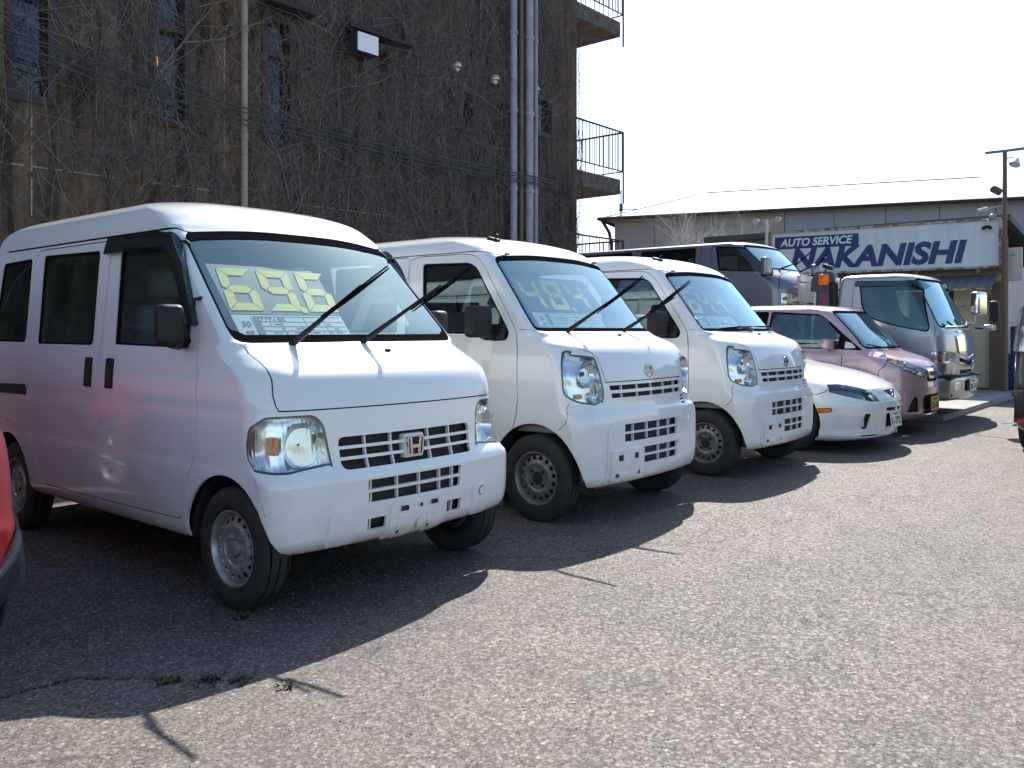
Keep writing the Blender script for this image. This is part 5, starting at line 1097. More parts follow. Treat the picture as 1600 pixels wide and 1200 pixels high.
def info_sheet(lab, year, name, org, slope, x0, x1, s0, s1):
    k = 1 / math.hypot(1, slope); M = frame(org, (1, 0, 0), (0, slope * k, k)); e = thing('price_sheet', lab, 'sheet', (0, 0, 0), 0, 'spec sheets under the price boards'); e.matrix_world = M
    Q = lambda bm, a, b, c, d, z=.0: prism(bm, [(a, b), (c, b), (c, d), (a, d)], .0012, (0, 0, z), (1, 0, 0), (0, 1, 0), (0, 0, 1))
    h = s1 - s0; w = x1 - x0
    bm = bmesh.new(); Q(bm, x0, s0, x1, s1, -.001); fin('paper', bm, PAPER, e, None)
    bm = bmesh.new(); Q(bm, x0, s0, x1, s0 + h * .13, .0006); fin('teal_band', bm, TEAL, e, None)
    bm = bmesh.new()
    for f in (.34, .52, .72, .93): Q(bm, x0 + w * .18, s0 + h * f - .0008, x1 - .01, s0 + h * f + .0008, .0005)
    for f in (.155, .40, .62, .8): Q(bm, x0 + w * f, s0 + h * .18, x0 + w * f + .0014, s0 + h * .93, .0005)
    fin('ruled_lines', bm, INKB, e, None)
    bm = bmesh.new()
    for j in range(3): Q(bm, x0 + w * (.165 + .004 * j), s0 + h * (.20 + .25 * j), x0 + w * (.215 + .004 * j), s0 + h * (.42 + .25 * j), .0008)
    Q(bm, x0 + w * .56, s0 + h * .25, x0 + w * .585, s0 + h * .55, .0008); fin('heading_block', bm, INKB, e, None)
    T = lambda n, s, z, x, y, wd=None: text(n, s, z, INK, e, Matrix.Translation((x, y, .0016)), .0004, .15, .0006, width=wd)
    T('year', year, h * .34, x0 + w * .085, s0 + h * .60); T('year_note', '令和', h * .15, x0 + w * .085, s0 + h * .26)
    if name: T('model_line', name, h * .22, x0 + w * .34, s0 + h * .82, w * .22)
    bm = bmesh.new(); r = random.Random(len(year) + ord(year[0]))
    for k_ in range(26): 
        a = x0 + w * r.uniform(.24, .92); b = s0 + h * r.choice((.27, .43, .62)); Q(bm, a, b - .003, a + r.uniform(.008, .03), b + .002, .0008)
    fin('small_print', bm, mat('grey_ink', (.25, .28, .30), .7), e, None); return e

# ---------------------------------------------------------------- setting: ground
def asphalt(m, n, l, b):
    co = texco(n, l)
    v = nd(n, 'ShaderNodeTexVoronoi', i_Scale=82.); l.new(co, v.inputs['Vector'])
    v2 = nd(n, 'ShaderNodeTexVoronoi', i_Scale=205.); l.new(co, v2.inputs['Vector'])
    big = noise(n, l, co, .45, 5, .6); mid = noise(n, l, co, 3.5, 6, .7); fine = noise(n, l, co, 60, 4, .6)
    sep = n.new('ShaderNodeSeparateColor'); l.new(v.outputs['Color'], sep.inputs[0]); sep2 = n.new('ShaderNodeSeparateColor'); l.new(v2.outputs['Color'], sep2.inputs[0])
    st = ramp(n, l, sep.outputs[0], [(.0, (.080, .067, .058)), (.35, (.132, .113, .098)), (.7, (.180, .156, .136)), (.92, (.245, .215, .190)), (1., (.38, .34, .305))])
    st2 = ramp(n, l, sep2.outputs[1], [(.0, (.074, .063, .055)), (.5, (.142, .122, .106)), (1., (.225, .197, .174))])
    c = mixc(n, l, .45, st, st2)
    edge = ramp(n, l, v.outputs['Distance'], [(.35, g3(1)), (.75, g3(.5))]); c = mixc(n, l, 1., c, edge, 'MULTIPLY')
    c = mixc(n, l, 1., c, ramp(n, l, big, [(.32, (.74, .74, .75)), (.5, (1, 1, 1)), (.68, (1.18, 1.15, 1.11))]), 'MULTIPLY')
    c = mixc(n, l, 1., c, ramp(n, l, mid, [(.30, (.78, .77, .76)), (.55, (1, 1, 1)), (.8, (1.08, 1.06, 1.03))]), 'MULTIPLY')
    # cracks: warped cell borders, kept only in patches
    wv = nd(n, 'ShaderNodeTexNoise', i_Scale=1.6, i_Detail=5.); l.new(co, wv.inputs['Vector'])
    ad = nd(n, 'ShaderNodeVectorMath', operation='MULTIPLY_ADD'); l.new(wv.outputs['Color'], ad.inputs[0]); ad.inputs[1].default_value = (.9, .9, .9); l.new(co, ad.inputs[2])
    ck = nd(n, 'ShaderNodeTexVoronoi', feature='DISTANCE_TO_EDGE', i_Scale=.55); l.new(ad.outputs[0], ck.inputs['Vector'])
    cm = ramp(n, l, ck.outputs['Distance'], [(.0, g3(.8)), (.0024, g3(.7)), (.0062, g3(0))]); mk = ramp(n, l, noise(n, l, co, .8, 2), [(.45, g3(0)), (.52, g3(1))])
    cf = mixc(n, l, 1., cm, mk, 'MULTIPLY'); c = mixc(n, l, cf, c, (.03, .028, .026))
    # old oil stains
    oil = ramp(n, l, noise(n, l, co, .9, 3), [(.62, g3(0)), (.70, g3(.55))]); c = mixc(n, l, oil, c, (.045, .043, .042))
    l.new(c, b.inputs['Base Color'])
    l.new(ramp(n, l, sep.outputs[2], [(0, g3(.65)), (1, g3(.95))]), b.inputs['Roughness'])
    k1 = bump(n, l, b, v.outputs['Distance'], -.55, .006); k2 = bump(n, l, b, v2.outputs['Distance'], -.4, .003, k1); bump(n, l, b, cf, -.8, .01, k2)
ASPH = mat('worn_asphalt', (.17, .16, .15), .85, spec=.35, build=asphalt)
bm = bmesh.new(); bmesh.ops.create_grid(bm, x_segments=1, y_segments=1, size=260); tag(fin('ground', bm, ASPH, None, None), None, None, None, 'structure')
def stones():
    """loose chippings standing proud of the worn asphalt in the foreground"""
    n = 42000; rg = np.random.default_rng(3)
    ca, sa = math.cos(R(40.2)), math.sin(R(40.2))
    d = 2.05 * (9.5 / 2.05) ** (rg.random(n) ** .85); r = (rg.random(n) * 1.24 - .62) * d
    x = d * ca + r * sa; y = d * sa - r * ca
    s = rg.uniform(.0022, .0058, n) * (1 + .6 * (rg.random(n) > .93)); a = rg.uniform(0, 6.28, n); e = rg.uniform(.6, 1., n); hh = rg.uniform(.25, .55, n)
    V = np.zeros((n, 6, 3)); 
    for k in range(5):
        t = a + 2 * math.pi * k / 5 + rg.uniform(-.35, .35, n); q = s * rg.uniform(.75, 1.2, n)
        V[:, k, 0] = x + q * np.cos(t); V[:, k, 1] = y + q * np.sin(t) * e; V[:, k, 2] = rg.uniform(-.001, .0006, n)
    V[:, 5, 0] = x + rg.uniform(-.3, .3, n) * s; V[:, 5, 1] = y + rg.uniform(-.3, .3, n) * s; V[:, 5, 2] = s * hh
    F = np.array([(0, 1, 5), (1, 2, 5), (2, 3, 5), (3, 4, 5), (4, 0, 5)]); F = (F[None] + (np.arange(n) * 6)[:, None, None]).reshape(-1, 3)
    me = bpy.data.meshes.new('chippings'); me.from_pydata(V.reshape(-1, 3).tolist(), [], F.tolist())
    cols = [(.10, .093, .087), (.15, .139, .129), (.20, .186, .172), (.27, .25, .232), (.38, .358, .335)]
    for i, c in enumerate(cols): me.materials.append(mat('chipping_' + 'abcde'[i], c, .8, spec=.4))
    mi = np.repeat(rg.choice(5, n, p=[.18, .34, .32, .13, .03]), 5); me.polygons.foreach_set('material_index', mi.astype(np.int32))
    tag(link('chippings', me), 'small stone chippings standing proud of the worn asphalt', None, None, 'stuff')
stones()
CONC = mat('old_concrete', (.26, .25, .235), .9, build=lambda m, n, l, b: (l.new(ramp(n, l, noise(n, l, texco(n, l), 3, 8, .7), [(.3, (.17, .165, .155)), (.7, (.33, .32, .30))]), b.inputs['Base Color']), bump(n, l, b, noise(n, l, texco(n, l), 40, 4), .4, .004)))
bm = bmesh.new(); vs = [(12.32, 3.0), (17.6, 3.08), (18.2, 3.1), (18.2, 10.2), (11.2, 10.2), (11.6, 4.3)]
prism(bm, vs, .08, (0, 0, 0), (1, 0, 0), (0, 1, 0), (0, 0, 1)); tag(fin('concrete_pad', bm, CONC, None, 30), None, None, None, 'structure')
def weeds():
    rg = random.Random(5); bm = bmesh.new()
    path = [(1.05, 3.09), (1.19, 3.084), (1.306, 3.068), (1.40, 2.95), (1.47, 2.874), (1.548, 2.739), (1.62, 2.68), (1.70, 2.61)]
    spots = []
    for i in range(len(path) - 1):
        a, b = path[i], path[i + 1]
        for _ in range(26 if i < 3 else 12): t = rg.random(); spots.append((a[0] + (b[0] - a[0]) * t + rg.gauss(0, .006), a[1] + (b[1] - a[1]) * t + rg.gauss(0, .006), .6))
    for cx, cy, k, sd in ((1.50, 2.80, 30, .02), (1.60, 2.70, 45, .022), (1.66, 2.62, 25, .018), (2.02, 3.20, 50, .02), (1.74, 2.46, 8, .02)):
        for _ in range(k): spots.append((cx + rg.gauss(0, sd), cy + rg.gauss(0, sd), 1.))
    for x, y, s in spots:
        for _ in range(4):
            a = rg.uniform(0, 6.28); L = rg.uniform(.008, .022) * s; w = L * .3; up = rg.uniform(.3, 1.1); p = Vector((x, y, .001)); d = Vector((math.cos(a), math.sin(a), up)).normalized(); sd = Vector((-math.sin(a), math.cos(a), 0)) * w
            v = [bm.verts.new(q) for q in (p - sd * .4, p + sd * .4, p + d * L * .6 + sd, p + d * L, p + d * L * .6 - sd)]; bm.faces.new(v)
    m = mat('weed_leaf', (.055, .085, .025), .7, build=lambda m, n, l, b: l.new(ramp(n, l, noise(n, l, texco(n, l), 40, 2), [(.3, (.035, .045, .018)), (.7, (.085, .095, .04))]), b.inputs['Base Color']))
    tag(fin('weeds', bm, m, None, None, False), 'tiny green weeds growing along a crack in the asphalt', None, None, 'stuff')
weeds()

# ---------------------------------------------------------------- vine covered building
FY = 10.5; BX0, BX1, BH = -3.0, 14.5, 9.6
def wallmat(m, n, l, b):
    co = texco(n, l); cs = texco(n, l, (1, 1, .16))
    f1 = noise(n, l, cs, 1.3, 7, .65); f2 = noise(n, l, cs, 4.2, 6, .65); f3 = noise(n, l, co, 9, 6, .7)
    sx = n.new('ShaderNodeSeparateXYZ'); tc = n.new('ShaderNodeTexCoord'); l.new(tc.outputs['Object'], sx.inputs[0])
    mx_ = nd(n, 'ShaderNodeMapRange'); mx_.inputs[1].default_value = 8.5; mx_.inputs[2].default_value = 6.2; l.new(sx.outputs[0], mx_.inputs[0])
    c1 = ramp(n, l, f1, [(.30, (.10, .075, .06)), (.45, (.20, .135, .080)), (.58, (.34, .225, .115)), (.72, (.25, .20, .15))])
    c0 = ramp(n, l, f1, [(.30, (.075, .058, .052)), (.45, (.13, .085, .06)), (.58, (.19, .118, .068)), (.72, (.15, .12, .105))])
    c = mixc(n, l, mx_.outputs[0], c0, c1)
    c = mixc(n, l, 1., c, ramp(n, l, f2, [(.38, g3(.16)), (.52, g3(.7)), (.75, g3(1.05))]), 'MULTIPLY')
    c = mixc(n, l, 1., c, ramp(n, l, f3, [(.3, g3(.55)), (.6, g3(1.05))]), 'MULTIPLY')
    l.new(c, b.inputs['Base Color']); bump(n, l, b, f3, .6, .02)
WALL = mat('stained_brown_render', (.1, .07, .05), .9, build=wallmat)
FRAMEM = mat('window_frame_brown', (.045, .032, .026), .6); PANE = mat('dark_window_glass', (.018, .022, .03), .06, spec=.6, coat=.4)
TRIM = mat('dark_trim', (.03, .026, .024), .8)
bld = thing('building', 'tall brown building covered in bare climbing vines behind the vans', 'building', (0, FY, 0))
holes = [(3.74, 4.18, 3.83, 5.62), (5.40, 5.86, 3.86, 5.92), (7.03, 7.48, 3.9, 5.62), (8.86, 9.35, 5.30, 5.68), (11.0, 11.35, 4.75, 5.45), (13.1, 13.65, 5.05, 5.75), (.4, .9, 3.85, 5.6), (-1.5, -1.0, 3.85, 5.6)]
def wall_panel():
    xs = sorted(set([BX0, BX1] + [v for h in holes for v in h[:2]])); zs = sorted(set([0, BH] + [v for h in holes for v in h[2:]])); bm = bmesh.new(); V = {}
    g = lambda x, y, z: V.setdefault((x, y, z), None) or V.__setitem__((x, y, z), bm.verts.new((x, y, z))) or V[(x, y, z)]
    for i in range(len(xs) - 1):
        for j in range(len(zs) - 1):
            cx, cz = (xs[i] + xs[i + 1]) / 2, (zs[j] + zs[j + 1]) / 2
            if any(a < cx < b and c < cz < d for a, b, c, d in holes): continue
            bm.faces.new([g(xs[i], 0, zs[j]), g(xs[i + 1], 0, zs[j]), g(xs[i + 1], 0, zs[j + 1]), g(xs[i], 0, zs[j + 1])])
    for a, b, c, d in holes:
        q = [(a, c), (b, c), (b, d), (a, d)]
        for k in range(4):
            p, r = q[k], q[(k + 1) % 4]; bm.faces.new([bm.verts.new((p[0], 0, p[1])), bm.verts.new((r[0], 0, r[1])), bm.verts.new((r[0], .14, r[1])), bm.verts.new((p[0], .14, p[1]))])
    D = 4.2
    for q in ([(BX1, 0), (BX1, D)], [(BX1, D), (BX0, D)], [(BX0, D), (BX0, 0)]):
        bm.faces.new([bm.verts.new((q[0][0], q[0][1], 0)), bm.verts.new((q[1][0], q[1][1], 0)), bm.verts.new((q[1][0], q[1][1], BH)), bm.verts.new((q[0][0], q[0][1], BH))])
    bm.faces.new([bm.verts.new(p) for p in ((BX0, 0, BH), (BX1, 0, BH), (BX1, D, BH), (BX0, D, BH))])
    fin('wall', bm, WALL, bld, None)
wall_panel()
for a, b, c, d in holes:
    e = thing_part('window', bld, (0, 0, 0))
    bm = bmesh.new(); ringprism(bm, [(a - .05, c - .05), (b + .05, c - .05), (b + .05, d + .05), (a - .05, d + .05)], [(a + .04, c + .04), (b - .04, c + .04), (b - .04, d - .04), (a + .04, d - .04)], .16, (0, .13, 0))
    sp = {3.74: 5.02, 5.40: 5.07, 7.03: 5.12}.get(a)
    if sp: prism(bm, [(a + .04, sp - .04), (b - .04, sp - .04), (b - .04, sp + .04), (a + .04, sp + .04)], .15, (0, .128, 0))
    fin('frame', bm, FRAMEM, e, 30)
    for z0, z1 in ([(c, sp), (sp, d)] if sp else [(c, d)]):
        bm = bmesh.new(); prism(bm, [(a + .02, z0), (b - .02, z0), (b - .02, z1), (a + .02, z1)], .01, (0, .11, 0)); fin('pane', bm, PANE, e, None)
bm = bmesh.new(); box(bm, (7.32, -.16, 5.77), (.80, .32, .07), .01, 1); fin('window_hood', bm, TRIM, bld, 30)
bm = bmesh.new(); box(bm, (9.0, -.14, 5.80), (1.3, .28, .06), .01, 1); fin('window_hood', bm, TRIM, bld, 30)
bm = bmesh.new(); box(bm, (8.625, -.17, 5.56), (.42, .34, .30), .012, 2); lb = fin('light_box', bm, TRIM, bld, 30)
bm = bmesh.new(); prism(bm, rrect(8.425, 5.42, 8.825, 5.70, .01), .012, (0, -.341, 0)); fin('light_box_face', bm, mat('pale_acrylic', (.78, .80, .82), .3), lb, None)
gl = mat('warm_lamp', (.9, .4, .05), .5); gl.node_tree.nodes['Principled BSDF'].inputs['Emission Color'].default_value = (1, .42, .05, 1); gl.node_tree.nodes['Principled BSDF'].inputs['Emission Strength'].default_value = .55
bm = bmesh.new(); bmesh.ops.create_uvsphere(bm, u_segments=14, v_segments=10, radius=.055); bmesh.ops.scale(bm, vec=(1, .5, 1.9), verts=bm.verts[:]); bmesh.ops.translate(bm, vec=(5.46, .085, 4.63), verts=bm.verts[:]); fin('wall_lamp', bm, gl, bld)
def pipe(x, r, m, z0=0, z1=BH, y=-.16):
    bm = bmesh.new(); tube(bm, [(x, y, z0), (x, y, z1)], r, 14)
    for z in np.arange(.9, z1, 1.45): tube(bm, [(x, y, z), (x, y, z + .07)], r * 1.22, 14); box(bm, (x, y / 2, z + .03), (.03, abs(y), .02))
    return fin('drain_pipe', bm, m, bld, 40)
def pipemat(name, c1, c2): return mat(name, c1, .55, build=lambda m, n, l, b: l.new(ramp(n, l, noise(n, l, texco(n, l, (1, 1, .5)), 5, 7, .7), [(.35, c1), (.62, c2), (.8, (.10, .085, .07))]), b.inputs['Base Color']))
PB1 = pipemat('beige_pipe_paint', (.33, .29, .22), (.26, .22, .165)); PB2 = pipemat('grey_pipe_paint', (.36, .36, .40), (.27, .27, .30)); PB3 = pipemat('brown_pipe_paint', (.14, .11, .085), (.09, .075, .06))
pipe(6.61, .045, PB1); pipe(12.28, .066, PB2); pipe(12.50, .045, PB3); pipe(12.72, .078, PB2, y=-.18); pipe(12.94, .042, PB2)
STR = mat('joint_sealant', (.36, .35, .34), .8)
def strip(x0, z0, x1, z1, w=.014):
    bm = bmesh.new(); rg = random.Random(int(x0 * 100 + z0 * 10)); L = math.hypot(x1 - x0, z1 - z0); t = 0
    while t < L:
        a = rg.uniform(.05, .28); p = t / L; q = min(1, (t + a) / L); cx, cz = x0 + (x1 - x0) * (p + q) / 2, z0 + (z1 - z0) * (p + q) / 2
        box(bm, (cx, -.004, cz), ((abs(x1 - x0) * (q - p)) or w, .012, (abs(z1 - z0) * (q - p)) or w)); t += a + rg.uniform(.01, .12)
    o = fin('joint_strip', bm, STR, bld, None); o['kind'] = 'stuff'
for s in ((2.9, 3.06, 4.95, 3.06), (5.4, 3.06, 6.2, 3.06), (3.97, 2.5, 3.97, 3.72), (6.40, 3.4, 6.40, 5.2), (7.6, 3.04, 9.3, 3.04), (11.55, 6.3, 11.55, 7.2), (3.5, 2.4, 3.5, 3.1)): strip(*s)
VENT = mat('vent_metal', (.62, .63, .65), .35, .5)
for x, z in ((10.85, 5.79), (11.86, 5.79), (13.05, 5.84)):
    bm = bmesh.new(); bmesh.ops.create_uvsphere(bm, u_segments=20, v_segments=12, radius=.085); bmesh.ops.delete(bm, geom=[v for v in bm.verts if v.co.z < -.03], context='VERTS')
    bmesh.ops.scale(bm, vec=(1, 1.25, 1), verts=bm.verts[:]); bmesh.ops.translate(bm, vec=(x, -.06, z), verts=bm.verts[:]); v = fin('vent_cap', bm, VENT, bld, 40)
    bm = bmesh.new(); tube(bm, [(x, 0, z - .01), (x, -.09, z - .02)], .07, 16); fin('vent_duct', bm, VENT, v, 40)
RAIL = mat('dark_railing', (.06, .052, .05), .55, .3)
SLAB = mat('weathered_slab', (.12, .10, .09), .9, build=lambda m, n, l, b: l.new(ramp(n, l, noise(n, l, texco(n, l), 5, 8, .75), [(.35, (.055, .045, .042)), (.7, (.20, .165, .14))]), b.inputs['Base Color']))
def balcony(zs):
    e = thing_part('balcony', bld, (0, 0, zs)); x0, x1, y1 = BX1 - .0, 16.3, 2.9
    bm = bmesh.new(); box(bm, ((x0 + x1 - .1) / 2, (y1 + .03) / 2, .31), (x1 - x0 - .1, y1 - .03, .34), .02, 1); fin('slab', bm, SLAB, e, 30)
    for z, t_ in ((1.53, .022), (.66, .016)):
        bm = bmesh.new(); tube(bm, [(x0, .03, z), (x1, .03, z), (x1, y1, z)], t_, 6); fin('rail', bm, RAIL, e, 40)
    bm = bmesh.new(); tube(bm, [(x1, .03, -.05), (x1, .03, 1.53)], .022, 6); fin('corner_post', bm, RAIL, e, 40)
    bm = bmesh.new(); tube(bm, [(0, 0, .66), (0, 0, 1.53)], .010, 5); bar0 = fin('baluster', bm, RAIL, e, 40); first = True
    for px, py in [(x0 + .12 + .125 * k, .03) for k in range(14)] + [(x1, .18 + .125 * k) for k in range(21)]:
        b = bar0 if first else bar0.copy()
        if not first: COL.objects.link(b)
        first = False; b.location = (px, py, 0)
    return e
for zs in (4.07, 7.56, 1.66): balcony(zs)

def vines():
    """leafless stems climbing over the facade"""
    rg = np.random.default_rng(11); V = []; F = []; MI = []
    clumps = [(4.95, .22, 3.0, 9.3, 1.5), (4.75, .32, 3.2, 7.0, .8), (2.6, .9, 1.5, 4.2, .8), (3.2, .35, 3, 9, .35), (7.75, .26, 3.2, 9.3, 1.0), (8.5, .40, 2.6, 5.2, 1.0), (8.3, .3, 5.8, 9.3, .7), (9.5, .45, 2.5, 9.3, 1.8), (10.4, .45, 2.5, 9.3, 1.8), (11.3, .42, 2.5, 9.3, 1.4), (11.95, .22, 2.5, 9.3, .5), (6.25, .16, 2.6, 9.3, .55), (5.95, .3, 2.4, 4.2, .35), (6.95, .12, 3, 9, .2), (7.2, .35, 2.4, 4.0, .5), (13.7, .42, 2.5, 9.3, .8), (13.2, .2, 2.5, 9.3, .3), (14.35, .10, 2, 9.4, .5), (.8, 1.2, 2, 9, .6), (-1, 1.2, 2, 9, .4)]
    w = np.array([c[4] for c in clumps]); w /= w.sum()
    def stem(p, d, L, r, depth, mi, wander, step=.075, curl=0.):
        n = max(4, int(L / step)); base = len(V); off = p[1]; thick = r > .0045; k3 = ((0, 1), (.87, -.5), (-.87, -.5)) if thick else ((1, 0), (-1, 0)); K = len(k3); rows = []; cu = rg.normal(0, curl)
        for i in range(n + 1):
            rr = r * (1 - .7 * i / n); s = np.array([-d[1], d[0]])
            for a, b in k3: V.append((p[0] + s[0] * a * rr, -max(.006, off) + b * rr, p[2] + s[1] * a * rr))
            a = rg.normal(cu, wander); cu += rg.normal(0, curl * .5); c_, s_ = math.cos(a), math.sin(a); d = np.array([d[0] * c_ - d[1] * s_, d[0] * s_ + d[1] * c_])
            off = min(.40, max(.01, off + rg.normal(0, .014))); p = (p[0] + d[0] * L / n, off, p[2] + d[1] * L / n)
            if depth > 0 and rg.random() < .16 and i > 1: rows.append((p, d.copy()))
        for i in range(n):
            a = base + i * K
            for k in range(K if K > 2 else 1): F.append((a + k, a + (k + 1) % K, a + K + (k + 1) % K, a + K + k)); MI.append(mi)
        for q, dd in rows:
            a = rg.normal(0, .9); c, s = math.cos(a), math.sin(a); stem(q, np.array([dd[0] * c - dd[1] * s, dd[0] * s + dd[1] * c]), L * rg.uniform(.25, .55), r * .6, depth - 1, int(rg.choice(4, p=[.2, .3, .3, .2])), wander * 1.15, step, curl)
    for _ in range(5600):
        c = clumps[rg.choice(len(clumps), p=w)]; x = rg.normal(c[0], c[1]); z = rg.uniform(c[2], c[3])
        if not (BX0 + .2 < x < BX1 - .02): continue
        up = 1 if rg.random() < .25 else -1; k = rg.random()
        stem((x, abs(rg.normal(.09, .09)) + .01, z), np.array([rg.normal(0, .3), up]), rg.uniform(.3, 1.0), rg.uniform(.0015, .0032), 1, int(rg.choice(4, p=[.25, .3, .30, .15])), .24, .04, .12)
    for _ in range(200):
        c = clumps[rg.choice(len(clumps), p=w)]; x = rg.normal(c[0], c[1] * 1.2)
        if not (BX0 + .2 < x < BX1 - .1): continue
        stem((x, .05, rg.uniform(.2, 4)), np.array([rg.normal(0, .12), 1.]), rg.uniform(2, 5.5), rg.uniform(.005, .011), 1, int(rg.choice(3)), .07)
    for _ in range(150):
        x = rg.uniform(BX0 + .3, BX1 - .1); stem((x, .015, rg.uniform(1.5, 9)), np.array([rg.normal(0, .8), rg.normal(0, 1)]), rg.uniform(.4, 1.6), rg.uniform(.002, .004), 1, int(rg.choice(3)), .15, .06, .05)
    V = np.array(V); ok = np.clip(V[:, 0], BX0, BX1 + .03); V[:, 0] = ok; V[:, 2] = np.clip(V[:, 2], 0, 9.3)
    me = bpy.data.meshes.new('climbing_vines'); me.from_pydata(V.tolist(), [], F)
    for i, c in enumerate(((.048, .037, .034), (.098, .078, .074), (.155, .130, .127), (.22, .19, .19))): me.materials.append(mat('vine_stem_' + 'abcd'[i], c, .9))
    me.polygons.foreach_set('material_index', np.array(MI, np.int32)); o = link('climbing_vines', me); o.location = (0, FY, 0)
    tag(o, 'mass of leafless brown vine stems clinging to the building wall', None, None, 'stuff'); return len(F)
print('vine faces', vines())
CAB = mat('cable_sheath', (.03, .04, .042), .5)
for k, (dz0, dz1, lab) in enumerate(((.03, .05, 'uppermost dark cable crossing the vine wall'), (-.02, .0, 'second dark cable, just under the topmost one'), (-.12, -.06, 'third cable crossing the vine wall, greenish black'), (-.20, -.10, 'lowest of the thin cables crossing the vine wall'))):
    pts = [(-2.5, 10.2, 4.95 + dz0)] + [(x, 10.2, z + dz0 + (dz1 - dz0) * (x - 3.5) / 11 + .015 * math.sin(x * 1.3 + k)) for x, z in ((1.0, 4.66), (3.56, 4.436), (4.66, 4.29), (5.62, 4.18), (6.73, 4.12), (8.39, 4.05), (9.8, 4.03), (11.26, 4.04), (12.7, 4.06))] + [(14.3, 10.44, 4.10 + dz1)]
    bm = bmesh.new(); tube(bm, pts, .009 if k % 2 else .012, 6); tag(fin('power_cable', bm, CAB, None, 50), lab, 'cable', 'cables across the vine wall')

# ---------------------------------------------------------------- workshop, sign, post
CREAM = mat('cream_render', (.42, .36, .25), .85, build=lambda m, n, l, b: (l.new(mixc(n, l, 1., ramp(n, l, noise(n, l, texco(n, l, (1, 1, .3)), 2.5, 7, .65), [(.3, (.55, .47, .33)), (.7, (.70, .61, .45))]), ramp(n, l, noise(n, l, texco(n, l), .8, 3), [(.3, g3(.85)), (.7, g3(1.1))]), 'MULTIPLY'), b.inputs['Base Color'])))
WHW = mat('white_wall', (.55, .54, .50), .8, build=lambda m, n, l, b: l.new(ramp(n, l, noise(n, l, texco(n, l, (1, 1, .25)), 3, 6, .6), [(.3, (.45, .44, .40)), (.7, (.62, .61, .57))]), b.inputs['Base Color']))
RUST = mat('rusty_frame', (.3, .2, .13), .8, build=lambda m, n, l, b: l.new(ramp(n, l, noise(n, l, texco(n, l), 7, 6, .7), [(.42, (.50, .47, .42)), (.56, (.24, .15, .09)), (.7, (.13, .075, .045))]), b.inputs['Base Color']))
BROWNP = mat('brown_post_paint', (.15, .095, .07), .6); AWN = mat('grey_awning', (.26, .26, .27), .5, .4)
shop = thing('workshop', 'low cream workshop with an awning under the blue lettered sign board', 'building', (0, 0, 0))
SX = 18.45
bm = bmesh.new()
def quad(bm, *p): bm.faces.new([bm.verts.new(q) for q in p])
# front wall (faces -X) with a door opening Y 4.15..5.0 and a wide bay Y 5.6..9
for (y0, y1, z0, z1) in ((3.45, 4.30, 0, 2.25), (4.30, 5.15, 2.02, 2.25), (5.15, 5.7, 0, 2.25), (5.7, 9.0, 2.02, 2.25), (9.0, 9.4, 0, 2.25)): box(bm, (SX + .1, (y0 + y1) / 2, (z0 + z1) / 2), (.2, y1 - y0 - .002, z1 - z0 - .002))
fin('front_wall', bm, CREAM, shop, None)
bm = bmesh.new(); box(bm, (SX + .12, 6.4, 2.77), (.2, 5.9, 1.03)); fin('upper_wall', bm, mat('grey_cladding', (.20, .19, .18), .8), shop, None)
bm = bmesh.new(); box(bm, (21.2, 3.52, 1.25), (5.1, .14, 2.5)); fin('side_wall', bm, WHW, shop, None)
bm = bmesh.new(); box(bm, (21.2, 9.4, 1.6), (5.6, .14, 3.2)); box(bm, (23.9, 6.4, 1.6), (.14, 5.9, 3.2)); fin('rear_wall', bm, CREAM, shop, None)
bm = bmesh.new(); prism(bm, [(18.3, 3.25), (24.2, 2.5), (24.2, 2.62), (18.3, 3.37)], -6.3, (0, 3.3, 0)); fin('roof', bm, mat('dark_roof_sheet', (.09, .09, .095), .6, .3), shop, 30)
bm = bmesh.new(); box(bm, (18.36, 3.55, 1.05), (.16, .2, 2.1), .005, 1); fin('pilaster', bm, BROWNP, shop, 30)
bm = bmesh.new(); prism(bm, [(4.32, .02), (5.13, .02), (5.13, 2.0), (4.32, 2.0)], .04, (SX + .16, 0, 0), (0, 1, 0), (0, 0, 1), (1, 0, 0)); fin('door', bm, mat('dark_door', (.035, .03, .028), .5), shop, None)
bm = bmesh.new(); box(bm, (SX + 2.8, 7.3, 1.0), (.1, 3.4, 2.0)); box(bm, (SX + 2.5, 6.4, .04), (5, 5.6, .05)); fin('bay_interior', bm, mat('dim_interior', (.05, .045, .04), .9), shop, None)
bm = bmesh.new(); box(bm, (SX + .06, 3.9, .05), (.3, .9, .1)); fin('wall_base', bm, mat('dark_base', (.10, .085, .07), .9), shop, None)
aw = thing_part('awning', shop, (0, 0, 0)); n_ = 60
bm = bmesh.new(); L0, L1 = [], []
for k in range(n_ * 2 + 1):
    y = 3.5 + 5.4 * k / (n_ * 2); dz = .012 * math.sin(k * math.pi / 2); L0.append(bm.verts.new((SX - .02, y, 2.26 + dz))); L1.append(bm.verts.new((SX - .72, y, 1.995 + dz)))
for k in range(n_ * 2): bm.faces.new((L0[k], L0[k + 1], L1[k + 1], L1[k]))
sheet = fin('awning_sheet', bm, AWN, aw, 60)
bm = bmesh.new(); box(bm, (SX - .72, 6.2, 1.96), (.05, 5.4, .045)); fin('awning_beam', bm, RUST, aw, None)
for y in (3.56, 6.0, 8.8):
    bm = bmesh.new(); tube(bm, [(SX, y, 1.55), (SX - .68, y, 1.95)], .018, 6); fin('awning_strut', bm, RUST, aw, 40)
bm = bmesh.new(); tube(bm, [(18.38, 3.72, 1.74), (18.3, 3.95, 1.70), (18.25, 4.25, 1.62)], .014, 6); box(bm, (18.24, 4.3, 1.61), (.05, .12, .06), .01, 1); fin('wall_tap_arm', bm, RUST, shop, 40)
